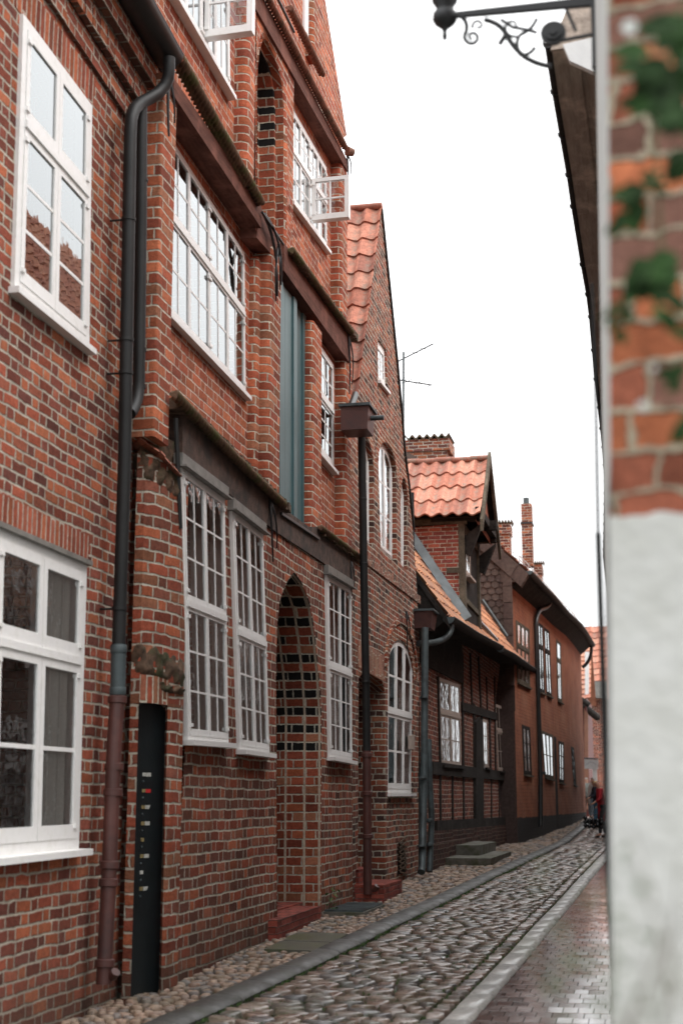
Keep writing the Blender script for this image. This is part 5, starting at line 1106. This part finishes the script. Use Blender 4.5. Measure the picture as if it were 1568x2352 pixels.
# =================================================================== RIGHT SIDE
RR = thing('white_row_house', 'long row house on the right with brown eaves boards and a thin dark gutter', 'house', (.2, 25, 0)); ER = EYE.z + 5.0
FRR = Fac((-.05, 60), (-.05, 9.3)); hs = []; qs = []
for i in range(11):
    for z0, z1 in ((1.1, 2.6), (3.5, 5.0)):
        s = 2.2 + i * 4.4; q = Q(FRR, (s, z0), (s + 1.1, z0), (s + 1.1, z1), (s, z1)); qs.append(q); hs.append((q.loop(.02), [(0, .12)], 0))
m = wall(FRR, [(0, -.5), (50.7, -.5), (50.7, ER), (0, ER)], hs); m.build('wall', brick('row_house_brick', [(.24, .14, .11), (.20, .12, .10), (.28, .17, .13)], (.40, .36, .32), dirt=.3), RR)
m = MB(); m.face([(1.2, 9.3, -.5), (1.2, 60, -.5), (1.2, 60, ER), (1.2, 9.3, ER)]); m.face([(-.05, 9.3, -.5), (4, 9.3, -.5), (4, 9.3, ER), (-.05, 9.3, ER)]); m.build('room_wall', MT['room'], RR)
for q in qs: window(q, RR, 2, (0, .65, 1), ((1, 2), (1, 1)), hinges=False, curtain=[(.05, .95, .05, .95, .2)])
ge = [aty(x, y, Yv) for x, y, Yv in ()]; GP = []
for x, y in ((1259, 104), (1275, 213), (1292, 312), (1307.7, 403.5), (1318, 476), (1339, 609), (1351.3, 677.6), (1357.8, 729.6), (1369.5, 872.8), (1377, 938), (1386, 1029), (1391.6, 1107)):
    r = ray(x, y); t = 5.0 / r.z; GP.append(EYE + r * t)
GP += [Vector((-.8, 30, ER)), Vector((-1.0, 44, ER)), Vector((-1.1, 60, ER))]
m = MB(); m.grid([[p for p in GP], [Vector((-.03, p.y, ER - .0)) for p in GP]], [[(p.x, p.y) for p in GP], [(-.03, p.y) for p in GP]])
for k in range(5): m.grid([[p + Vector((.12 + k * .12, 0, -.012)) for p in GP], [p + Vector((.2 + k * .12, 0, -.012)) for p in GP]])
m.build('eaves_soffit', MT['soffit'], RR)
gutter(RR, [p + Vector((-.0, 0, .02)) for p in GP], .028, name='gutter')
for a, b in zip(GP[:-3], GP[1:-2]):
    n = max(1, int((b - a).length / .9))
    for i in range(n): m = MB(); p = a.lerp(b, i / n); m.tube(arc(p + Vector((-.034, 0, .03)), p + Vector((-.036, 0, -.03)), p + Vector((.02, 0, -.01)), 4), .006, 5); m.build('gutter_bracket', MT['iron'], RR)
m = MB(); a, b = GP[0], GP[-1]; pantiles(m, (-.3, b.y, ER + .25), (-.3, a.y, ER + .25), (2.2, a.y, ER + 5.3), (2.2, b.y, ER + 5.3), 190, 18, S=4); m.build('roof', MT['tileR'], RR)
FE = Fac((-2, 8.7), (0, 8.7)); m = MB(); lp = [FE.uv(*p) for p in ((1308, 138), (1364, 164), (1363, 84), (1292, 101))]; m.prism(FE, lp, -.05, 0, back=True); m.build('end_board', MT['whiteD'], RR)
m = MB(); lp = [FE.uv(*p) for p in ((1262, 104), (1368, 90), (1368, -60), (1300, 8))]; m.prism(FE, lp, -.08, -.055, back=True); m.build('gable_board', MT['soffit'], RR)
# near corner house
NH = thing('corner_house', 'blurred near house corner with rough orange brick above and white rough plaster below', 'house', (.5, 3.2, 0))
def edge(p, q, Yv):
    a, b = aty(*p, Yv), aty(*q, Yv); return lambda z: a.x + (b.x - a.x) * (z - a.z) / (b.z - a.z)
en = edge((1396, 150), (1407, 2300), 3.1); ef = edge((1368, 150), (1399, 1900), 6.0); zs = aty(1450, 1186, 3.1).z; zq = aty(1400, 1225, 4).z
def strip(m, z0, z1, fa, ya, fb, yb, n=6):
    zz = [z0 + (z1 - z0) * i / n for i in range(n + 1)]; m.grid([[(fa(z), ya, z) for z in zz], [(fb(z), yb, z) for z in zz]], [[(fa(z), z) for z in zz], [(fa(z) + math.hypot(fb(z) - fa(z), yb - ya), z) for z in zz]])
m = MB(); strip(m, zs - .05, 9, en, 3.1, lambda z: 3.0, 3.1); m.build('brick_wall', MT['brickR'], NH)
m = MB(); X_ = [en(zs) - .002 + i * .015 for i in range(90)]; X_.append(3.0); Z_ = [zs + .016 * noise.fractal(Vector((x * 9, 0, 3)), 1, 2, 4) - .004 for x in X_]
m.grid([[(en(-.6), 3.075, -.6)] + [(x, 3.075, -.6) for x in X_[1:]], [(x, 3.075, z) for x, z in zip(X_, Z_)], [(x, 3.11, z + .008) for x, z in zip(X_, Z_)]]); m.build('plaster_wall', MT['plaster'], NH)
m = MB(); strip(m, zq, 9, en, 3.1, ef, 6.0); m.build('side_wall', MT['plaster'], NH)
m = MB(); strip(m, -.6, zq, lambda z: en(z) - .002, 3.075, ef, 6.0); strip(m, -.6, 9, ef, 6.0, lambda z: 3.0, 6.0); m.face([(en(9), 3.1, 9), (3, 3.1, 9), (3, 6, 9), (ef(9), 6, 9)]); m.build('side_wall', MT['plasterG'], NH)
p0, p1, p2, p3 = aty(1366, 835, 5.7), aty(1373, 1221, 5.7), aty(1389, 1700, 5.7), aty(1395, 1960, 5.7)
m = MB(); m.tube([p0 + Vector((0, 0, .35)), p0, p1], .006, 8); m.tube([p1, p1 - Vector((0, 0, .01)), p2, p3, p3 - Vector((0, 0, 1.0))], [.006, .011, .011, .011, .011], 8); m.build('standpipe', MT['pipe'], NH, smooth=50)
# bracket of the street lamp
LY = 6.0; a_ = lambda x, y, dy=0: aty(x, y, LY) + Vector((0, dy, 0))
LM = thing('street_lamp', 'black wrought iron lamp bracket with scrolls reaching out from the near corner wall', 'lamp', tuple(a_(1366, 80)))
m = MB(); m.hexa([a_(1040, 40, -.012), a_(1366, 12, -.012), a_(1366, 12, .012), a_(1040, 40, .012), a_(1040, 29, -.012), a_(1366, -8, -.012), a_(1366, -8, .012), a_(1040, 29, .012)]); m.build('arm', MT['iron'], LM)
m = MB(); c = a_(1022, 0)
pr = [(-60, .030), (-25, .066), (2, .062), (14, .044), (22, .040), (30, .056), (44, .060), (52, .050), (60, .030), (66, .014), (74, .010), (82, .013), (88, .011), (92, .004)]
rows = []
for dy, r in pr:
    q = a_(1021, dy); rows.append([q + Vector((r * .98 * math.cos(t), r * math.sin(t), 0)) for t in [i / 16 * 6.283 for i in range(16)]])
m.grid(rows[::-1], closed=True); m.face(rows[-1]); m.build('lantern_holder', MT['iron'], LM, smooth=50)
m = MB(); q0, q1 = a_(1021, -60), a_(1021, -330)
for sx, sy in ((-1, -1), (1, -1), (1, 1), (-1, 1)): m.tube([q0 + Vector((sx * .05, sy * .05, 0)), q1 + Vector((sx * .11, sy * .11, 0))], .007, 6)
m.tube([q1, q1 + Vector((0, 0, .16))], [.17, .02], 4); m.build('lantern_frame', MT['iron'], LM)
def scroll(pts, w):
    w *= 1.5
    m = MB(); k = []
    for i in range(0, len(pts) - 2, 2): k += arc(a_(*pts[i]), a_(*pts[i + 1]), a_(*pts[i + 2]), 8)[(0 if i == 0 else 1):]
    m.tube(k, w, 8); m.build('scroll', MT['iron'], LM, smooth=50)
def spiral(x, y, r, turns, a0, w, dirn=1):
    w *= 1.5
    m = MB(); k = []
    for i in range(40):
        t = i / 39; an = a0 + dirn * turns * 6.283 * t; rr = r * (1 - .82 * t); k.append(a_(x + rr * math.cos(an), y + rr * math.sin(an)))
    m.tube(k, [w * (1 - .3 * i / 39) for i in range(40)], 8); m.build('scroll', MT['iron'], LM, smooth=50)
scroll([(1060, 38), (1078, 52), (1068, 78)], .007); spiral(1084, 84, 19, 1.4, -2.4, .0065, -1); spiral(1098, 58, 14, 1, 2.8, .005)
scroll([(1112, 44), (1150, 52), (1162, 78), (1180, 112), (1208, 132), (1235, 148), (1264, 151)], .0085); scroll([(1162, 78), (1155, 88), (1147, 100)], .008)
scroll([(1150, 44), (1160, 50), (1178, 62), (1210, 66), (1232, 74)], .006); scroll([(1232, 42), (1220, 70), (1195, 78), (1180, 95), (1194, 125), (1215, 128), (1228, 108)], .006); spiral(1178, 60, 24, .9, 1.2, .005)
m = MB(); c = a_(1270, 75)
for r, y in ((.058, 0), (.040, -.012), (.02, -.022)): m.tube([c + Vector((0, y + .012, 0)), c + Vector((0, y - .008, 0))], r, 24)
m.build('rosette', MT['iron'], LM, smooth=40)
m = MB(); m.tube([a_(1285, 93), a_(1366, 77)], .009, 8); m.tube([a_(1364, -20), a_(1365, 158)], .012, 8); m.tube([a_(1300, 20), a_(1322, 70)], .008, 6); m.box(a_(1362, 160).x, a_(1362, 160).x + .06, 5.96, 6.04, a_(1362, 160).z, a_(1362, -20).z); m.build('wall_plate', MT['iron'], LM)
# climbing plant close to the camera
VN = thing('climbing_plant', 'blurred climbing plant with dark leaves and pale blossoms before the near brick corner', 'plant', (.1, 2.2, 0))
GL = plain('dark_leaf', (.014, .036, .008), .7, .6, 20, spec=.1); BL = plain('pale_blossom', (.55, .57, .54), .6, .05, 20)
random.seed(21)
m = MB(); n_ = 0
for (x, y, s, Yv) in ((1505, 130, 1.7, 2.3), (1530, 175, 1.8, 2.3), (1500, 215, 1.5, 2.3), (1560, 40, 1.8, 2.2), (1560, 330, 1.0, 2.3), (1462, 470, 1.3, 2.4), (1440, 500, 1.0, 2.4), (1480, 618, 1.3, 2.4), (1530, 610, 1.4, 2.3), (1560, 385, 1.0, 2.3), (1405, 738, .6, 2.4), (1432, 715, .7, 2.4), (1560, 740, 1.5, 2.2), (1560, 960, .9, 2.3), (1460, 640, 1.2, 2.4), (1548, 235, 1.4, 2.2), (1500, 420, .7, 2.4), (1553, 860, .8, 2.3)):
    for j in range(6):
        c = aty(x + 8 + random.uniform(-22, 24), y + random.uniform(-34, 34), Yv + random.uniform(-.05, .05)); leaf(m, c, .040 * s, .014 * s, Vector((random.uniform(-1, .4), -.3, random.uniform(-1, .3))), Vector((0, -1, .4)))
m.build('leaves', GL, VN)
m = MB()
for (x, y, s) in ((1446, 62, .016), (1522, 283, .016), (1538, 232, .010), (1476, 932, .010), (1500, 845, .006)):
    c = aty(x, y, 2.3)
    for j in range(6): an = j * 1.05; leaf(m, c, s, s * .45, Vector((math.cos(an), -.2, math.sin(an))), Vector((0, -1, 0)))
m.build('blossoms', BL, VN)
m = MB()
for P in (((1568, 0), (1500, 260), (1520, 600), (1400, 745)), ((1568, 380), (1500, 400), (1430, 480)), ((1400, 745), (1480, 640), (1568, 600))): m.tube([aty(*p, 2.4) for p in P], .0035, 5)
m.build('stem', plain('vine_stem', (.07, .085, .03), .8, .3, 20), VN)
TW = thing('bare_shrub', 'blurred thin twigs and tiny leaves of a shrub at the bottom right', 'plant', (-.1, 1.6, .3))
m = MB()
for (x0, y0, x1, y1, Yv) in ((1560, 2352, 1440, 1900, 1.5), (1420, 2380, 1560, 2080, 1.6), (1500, 2400, 1568, 1960, 1.5), (1395, 2400, 1330, 2060, 1.7), (1330, 2400, 1260, 2180, 1.7), (1440, 2380, 1500, 2150, 1.5), (1250, 2400, 1225, 2250, 1.6), (1380, 2390, 1400, 2140, 1.7)):
    a, b = aty(x0, y0, Yv), aty(x1, y1, Yv); c = (a + b) / 2 + Vector((.01, 0, 0)); m = MB(); m.tube(arc(a, c, b, 6), [.0022 - .0002 * i for i in range(7)], 5); m.build('twig', MT.setdefault('twig', plain('dry_twig', (.12, .10, .075), .8, .3, 20)), TW)
m = MB()
for _ in range(46):
    c = aty(random.choice([random.uniform(1210, 1400), random.uniform(1400, 1560)]), random.uniform(1960, 2352), random.uniform(1.5, 1.75)); leaf(m, c, .014, .0035, Vector((random.uniform(-1, 1), 0, random.uniform(-1, 1))), Vector((0, -1, 0)))
m.build('leaves', plain('small_leaf', (.06, .09, .03), .7, .3, 20), TW)
# =================================================================== END OF THE STREET
def at_(x, y, Yv): return aty(x, y, Yv)
def simplehouse(name, label, Yv, x0, x1, ytop, ybot, ywall, rmat, wmat, deep=6, back=0):
    H_ = thing(name, label, 'house', tuple(at_(x0, ybot, Yv))); a, b = at_(x0, ywall, Yv), at_(x1, ywall, Yv); F = Fac((a.x, Yv), (b.x, Yv)); w = b.x - a.x; zb = at_(x0, ybot, Yv).z - .3
    m = wall(F, [(0, zb), (w, zb), (w, a.z), (0, a.z)], [], body=deep); m.build('wall', wmat, H_)
    zt_ = at_(x0, ytop, Yv + 3).z; m = MB(); pantiles(m, (a.x - .2, Yv - .3, a.z - .1), (b.x + .2, Yv - .3, a.z - .1), (b.x + .2, Yv + 3, zt_), (a.x - .2, Yv + 3, zt_), max(2, int(w / .3)), 12, .04, .05, S=5); m.build('roof', rmat, H_)
    m = MB(); m.face([(a.x - .2, Yv + 3, zt_), (b.x + .2, Yv + 3, zt_), (b.x + .2, Yv + 6.2, a.z), (a.x - .2, Yv + 6.2, a.z)]); m.build('roof', rmat, H_); return H_, F, w
h1, F1, w1_ = simplehouse('tiled_house', 'distant house with red tiled roof and dark red shopfront past the orange house', 64, 1300, 1346, 1478, 1868, 1602, MT['tileR'], plain('red_shopfront', (.10, .022, .018), .6, .2, 3))
m = MB(); F = F1; p = [F.uv(*q) for q in ((1329, 1735), (1338, 1735), (1336, 1622), (1327, 1615))]; m.prism(F, p, -.02, .05); m.build('shop_window', MT['timber'], h1)
m = MB(); p = [F.uv(*q) for q in ((1343, 1596), (1352, 1596), (1352, 1498), (1343, 1498))]; m.prism(F, p, -.1, .1, back=True); m.build('chimney_stack', MT['whiteD'], h1)
m = MB(); a, b = at_(1327, 1612, 63.5), at_(1371, 1648, 66); m.tube([a, b], .16, 12); a2 = at_(1334, 1607, 63.4); m.tube([a2, a2 + Vector((.35, 0, -.25))], .12, 10); m.build('awning_roll', MT['timber'], h1, smooth=50)
m = MB(); p = [F.uv(*q) for q in ((1343, 1860), (1352, 1860), (1350, 1640), (1341, 1628))]; m.prism(F, p, -.02, .15); m.build('front_pillar', plain('brown_plaster', (.24, .11, .07), .8, .15, 3), h1)
h2, F2, w2_ = simplehouse('brick_house', 'distant brick house with a pale red tiled roof closing the street beside the sign', 78, 1346, 1410, 1440, 1862, 1606, MT['tile'], MT['brickH'])
m = MB(); p = [F2.uv(*q) for q in ((1346, 1604), (1395, 1606), (1395, 1567), (1346, 1567))]; m.prism(F2, p, .2, .6, back=True); m.build('roof_edge', MT['lead'], h2)
SN = thing('shop_sign', 'white rectangular shop sign hanging from a bracket at the end of the street', 'sign', tuple(at_(1356, 1755, 60)))
FS = Fac((-4, 60), (-1, 60)); m = MB(); p = [FS.uv(*q) for q in ((1341, 1766), (1373, 1767), (1373.5, 1746), (1341.5, 1744))]; m.prism(FS, p, -.04, 0, back=True); b_ = m.build('board', plain('sign_white', (.85, .85, .85), .5, .05, 3), SN)
m = MB(); 
for i in range(9):
    t = i / 8; x = 1347 + 20 * t; y = 1756 - 5 * math.sin(math.pi * t); s, z = FS.uv(x, y); m.prism(FS, [(s - .015, z - .02), (s + .015, z - .02), (s + .015, z + .02), (s - .015, z + .02)], 0, .004)
m.build('lettering', plain('sign_grey', (.55, .54, .56), .6, .05, 3), b_)
m = MB(); m.tube([at_(1373, 1743.5, 60), at_(1336, 1741.5, 60)], .03, 6); m.build('bracket', MT['iron'], SN)
PO = thing('white_post', 'white painted post standing below the white shop sign', 'post', tuple(at_(1367, 1860, 61))); m = MB(); a, b = at_(1363.5, 1862, 61), at_(1370, 1767, 61); m.box(a.x, b.x, 61, 61.12, a.z, b.z); m.build('shaft', MT['whiteD'], PO)
m = MB(); m.box(a.x - .03, b.x + .03, 60.97, 61.15, b.z, b.z + .05); m.build('cap', MT['whiteD'], PO)
# =================================================================== PEOPLE
def skin(name, edges, mat, parent, rad, lv=2):
    """edges: list of chains of (key), pts dict name->(vec, r)"""
    keys = list(rad.keys()); me = bpy.data.meshes.new(name); me.from_pydata([rad[k][0] for k in keys], [(keys.index(a), keys.index(b)) for a, b in edges], [])
    o = bpy.data.objects.new(name, me); COL.objects.link(o); sk = o.modifiers.new('s', 'SKIN'); 
    for i, k in enumerate(keys):
        r = rad[k][1]; me.skin_vertices[0].data[i].radius = (r, r) if not isinstance(r, tuple) else r
    me.skin_vertices[0].data[0].use_root = True; sb = o.modifiers.new('d', 'SUBSURF'); sb.levels = lv; sb.render_levels = lv
    dg = bpy.context.evaluated_depsgraph_get(); ev_ = o.evaluated_get(dg); nm = bpy.data.meshes.new_from_object(ev_); bpy.data.objects.remove(o)
    nm.materials.clear(); nm.materials.append(mat); nm.polygons.foreach_set('use_smooth', [True] * len(nm.polygons)); n_ = bpy.data.objects.new(name, nm); COL.objects.link(n_); n_.parent = parent; return n_
SKIN = plain('skin', (.48, .26, .18), .55, .06, 30)
def person(label, foot, H, ang, coat, legs, hair, coatlen=.45, bend=.0, armf=(.3, .1), hairlen=0, stride=.1, headtilt=.15):
    P = thing('person', label, 'person', tuple(foot), 'people at the end of the street'); k = H / 1.7; ca, sa = math.cos(ang), math.sin(ang)
    def w(f, s, z):  # forward, side, up
        f = f + bend * max(0, z - .9) * .9; return Vector((f * ca - s * sa, f * sa + s * ca, z)) * k
    B = {'pel': (w(0, 0, .93), .10), 'wst': (w(0, 0, 1.08), .10), 'chs': (w(.0, 0, 1.28), .125), 'nek': (w(.01, 0, 1.44), .052), 'hd0': (w(.03, 0, 1.53), .075), 'hd1': (w(.05 + headtilt * .2, 0, 1.62), .085)}
    E = [('pel', 'wst'), ('wst', 'chs'), ('chs', 'nek'), ('nek', 'hd0'), ('hd0', 'hd1')]
    for sd, nm, st in ((1, 'L', stride), (-1, 'R', -stride)):
        B['hp' + nm] = (w(0, .085 * sd, .88), .085); B['kn' + nm] = (w(st * .5 + .02, .09 * sd, .49), .06); B['an' + nm] = (w(st, .09 * sd, .09), .04); B['to' + nm] = (w(st + .16, .10 * sd, .04), .03)
        af = armf[0 if sd > 0 else 1]; B['sh' + nm] = (w(0, .17 * sd, 1.39), .052); B['el' + nm] = (w(af * .35, .21 * sd, 1.13), .040); B['wr' + nm] = (w(af, .17 * sd, 1.13 - .22 * (1 - min(1, af * 2)) + .02), .026); B['ha' + nm] = (w(af + .07, .15 * sd, 1.10 - .26 * (1 - min(1, af * 2)) + .02), .028)
        E += [('pel', 'hp' + nm), ('hp' + nm, 'kn' + nm), ('kn' + nm, 'an' + nm), ('an' + nm, 'to' + nm), ('chs', 'sh' + nm), ('sh' + nm, 'el' + nm), ('el' + nm, 'wr' + nm), ('wr' + nm, 'ha' + nm)]
        for fi in range(4):
            fk = 'f%d%s' % (fi, nm); h = B['ha' + nm][0]; B[fk] = (h + w(.05, 0, 0) * 1 + Vector((0, 0, .022 - .014 * fi - .02)) * k, .008); E.append(('ha' + nm, fk))
    b = skin('body', E, SKIN, P, B, 1)
    face = MB(); hp = B['hd1'][0]; fw_ = Vector((ca, sa, 0)); sd_ = Vector((-sa, ca, 0))
    for s_ in (-1, 1): c = hp + fw_ * .083 * k + sd_ * .032 * s_ * k + Vector((0, 0, .0)); face.tube([foot + c, foot + c + fw_ * .006], .009 * k, 8)
    face.build('eyes', MT['black'], P); face = MB(); c = foot + hp + fw_ * .08 * k - Vector((0, 0, .02)); face.tube([c + Vector((0, 0, .03)), c + fw_ * .022, c + fw_ * .004 - Vector((0, 0, .01))], [.006, .013, .008], 6); face.build('nose', SKIN, P)
    up_ = 1.0
    C = {'a': (w(0, 0, .93 - coatlen), (.17, .15)), 'b': (w(0, 0, .95), (.165, .14)), 'c': (w(0, 0, 1.12), (.15, .125)), 'd': (w(0, 0, 1.30), (.165, .135)), 'e': (w(.01, 0, 1.43), .075)}
    EC = [('a', 'b'), ('b', 'c'), ('c', 'd'), ('d', 'e')]
    for nm in 'LR': C['s' + nm] = (B['sh' + nm][0], .072); C['l' + nm] = (B['el' + nm][0], .060); C['w' + nm] = (B['wr' + nm][0] - (B['wr' + nm][0] - B['el' + nm][0]) * .12, .046); EC += [('d', 's' + nm), ('s' + nm, 'l' + nm), ('l' + nm, 'w' + nm)]
    skin('coat', EC, coat, P, C, 1)
    T = {'p': (w(0, 0, .95), .115)}; ET = []
    for nm in 'LR': T['h' + nm] = (B['hp' + nm][0], .10); T['k' + nm] = (B['kn' + nm][0], .072); T['a' + nm] = (B['an' + nm][0] + Vector((0, 0, .02)), .055); ET += [('p', 'h' + nm), ('h' + nm, 'k' + nm), ('k' + nm, 'a' + nm)]
    skin('trousers', ET, legs, P, T, 1)
    for nm in 'LR': skin('shoe', [('a', 'b')], MT['black'], P, {'a': (B['an' + nm][0] - Vector((0, 0, .05)), .045), 'b': (B['to' + nm][0] + Vector((0, 0, .0)), .038)}, 1)
    Hh = {'a': (hp + Vector((0, 0, .035)) - fw_ * .025 * k, .098 * k), 'b': (hp - fw_ * .05 * k - Vector((0, 0, .03 + hairlen)), .07 * k)}; skin('hair', [('a', 'b')], hair, P, Hh, 2); return P
cm = lambda n, c: plain(n, c, .8, .15, 12, bump=.4)
def foot(x, y, Yv): p = aty(x, y, Yv); p.z = gz(Yv); return p
red_p = foot(1384.5, 1916, 44)
person('person in a long dark red coat with short blond hair walking beside the near wall', red_p, 1.70, R_(200), cm('dark_red_wool', (.38, .012, .022)), cm('black_trousers', (.012, .012, .014)), cm('blond_hair', (.60, .40, .20)), .50, .12, (.25, .05), .0, .12, .5)
person('person in a dark jacket and blue jeans with reddish hair behind the red coat', foot(1371, 1893, 50), 1.63, R_(200), cm('navy_jacket', (.02, .022, .035)), cm('blue_jeans', (.05, .13, .2)), cm('auburn_hair', (.16, .06, .03)), .06, .05, (.3, .25), .05)
person('person in a long white coat and light trousers at the street end', foot(1360, 1874, 58), 1.66, R_(20), cm('white_coat', (.62, .62, .60)), cm('pale_jeans', (.25, .32, .38)), cm('grey_hair', (.3, .28, .25)), .42, .0, (.3, .1), .02)
person('person in a pale grey jacket and dark trousers next to the shop door', foot(1349, 1872, 61), 1.68, R_(100), cm('grey_jacket', (.30, .32, .30)), cm('charcoal_trousers', (.03, .04, .05)), cm('white_hair', (.6, .6, .58)), .12, .0, (.1, .3), .0)
BG = thing('shopping_bag', 'black quilted shiny bag carried low beside the person in the dark red coat', 'bag', tuple(red_p + Vector((-.16, 0, .25))))
m = MB(); random.seed(5)
for i in range(5):
    for j in range(3):
        c = red_p + Vector((-.50 + i * .12, -.16 + random.uniform(-.04, .04), .34 + j * .09 + random.uniform(-.03, .03) + (.03 if i in (0, 4) and j == 2 else 0))); rr = [.006, .055, .075, .055, .006]; m.tube([c + Vector((0, 0, -.075 + q * .037)) for q in range(5)], rr, 8)
m.build('bag_body', plain('shiny_black', (.012, .012, .014), .22, .2, 20), BG, smooth=60)
m = MB(); c = red_p + Vector((-.18, 0, .58)); m.tube(arc(c + Vector((-.15, 0, -.02)), c + Vector((0, 0, .22)), c + Vector((.15, 0, -.02)), 8), .012, 6); m.build('handle', MT['black'], BG)
YC = thing('yellow_banner', 'yellow cloth hanging at the shop door beside the person in pale grey', 'banner', tuple(aty(1336, 1830, 62))); FY = Fac((-6, 62.5), (0, 62.5)); m = MB(); p = [FY.uv(*q) for q in ((1332, 1828), (1342, 1832), (1341, 1808), (1336, 1792), (1333, 1796))]; m.prism(FY, p, -.06, 0, back=True); m.build('cloth', cm('ochre_cloth', (.45, .24, .03)), YC)
# =================================================================== LIGHT, SKY, CAMERA
W = bpy.data.worlds.new('World'); SC.world = W; W.use_nodes = True; nt = W.node_tree; nt.nodes.clear()
sky = nt.nodes.new('ShaderNodeTexSky'); sky.sky_type = 'NISHITA'; sky.sun_disc = False; sky.sun_elevation = R_(52); sky.sun_rotation = R_(100); sky.air_density = 1; sky.dust_density = 6; sky.ozone_density = 1
hsv = nt.nodes.new('ShaderNodeHueSaturation'); hsv.inputs['Saturation'].default_value = .16; nt.links.new(sky.outputs[0], hsv.inputs['Color'])
tc = nt.nodes.new('ShaderNodeTexCoord'); no = nt.nodes.new('ShaderNodeTexNoise'); no.inputs['Scale'].default_value = 1.3; no.inputs['Detail'].default_value = 3; nt.links.new(tc.outputs['Generated'], no.inputs['Vector'])
mx = nt.nodes.new('ShaderNodeMix'); mx.data_type = 'RGBA'; mx.inputs[0].default_value = .82; mx.inputs[7].default_value = (11.0, 11.2, 11.4, 1)
cl = nt.nodes.new('ShaderNodeMix'); cl.data_type = 'RGBA'; nt.links.new(no.outputs['Fac'], cl.inputs[0]); cl.inputs[6].default_value = (10.2, 10.6, 11.0, 1); cl.inputs[7].default_value = (12.2, 12.1, 12.0, 1); nt.links.new(cl.outputs[2], mx.inputs[7])
nt.links.new(hsv.outputs[0], mx.inputs[6]); sp = nt.nodes.new('ShaderNodeSeparateXYZ'); nt.links.new(tc.outputs['Generated'], sp.inputs[0])
mr = nt.nodes.new('ShaderNodeMapRange'); nt.links.new(sp.outputs[2], mr.inputs[0]); mr.inputs[1].default_value = 0; mr.inputs[2].default_value = 1; mr.inputs[3].default_value = .60; mr.inputs[4].default_value = 1.95
vm = nt.nodes.new('ShaderNodeVectorMath'); vm.operation = 'SCALE'; nt.links.new(mx.outputs[2], vm.inputs[0]); nt.links.new(mr.outputs[0], vm.inputs['Scale']); bgn = nt.nodes.new('ShaderNodeBackground'); bgn.inputs[1].default_value = .105; nt.links.new(vm.outputs[0], bgn.inputs[0]); wo = nt.nodes.new('ShaderNodeOutputWorld'); nt.links.new(bgn.outputs[0], wo.inputs[0])
sun = bpy.data.lights.new('sun', 'SUN'); sun.energy = .7; sun.angle = R_(25); sun.color = (1, .95, .9); so = bpy.data.objects.new('sun', sun); COL.objects.link(so)
sd = Vector((math.cos(R_(52)) * math.sin(R_(100)), math.cos(R_(52)) * math.cos(R_(100)), math.sin(R_(52)))); so.rotation_euler = sd.to_track_quat('Z', 'Y').to_euler(); so.location = (0, 0, 30)
cam = bpy.data.cameras.new('camera'); co = bpy.data.objects.new('camera', cam); COL.objects.link(co); SC.camera = co
cam.sensor_fit = 'HORIZONTAL'; cam.sensor_width = 24; cam.lens = FPX / 1568 * 24; cam.clip_end = 1500; cam.clip_start = .05
rot = Matrix((RT, UP, -FW)).transposed().to_4x4(); co.matrix_world = Matrix.Translation(EYE) @ rot
cam.dof.use_dof = True; cam.dof.focus_distance = 18.5; cam.dof.aperture_fstop = 1.7
SC.view_settings.view_transform = 'Standard'; SC.view_settings.look = 'None'; SC.view_settings.exposure = .74; SC.view_settings.gamma = 1
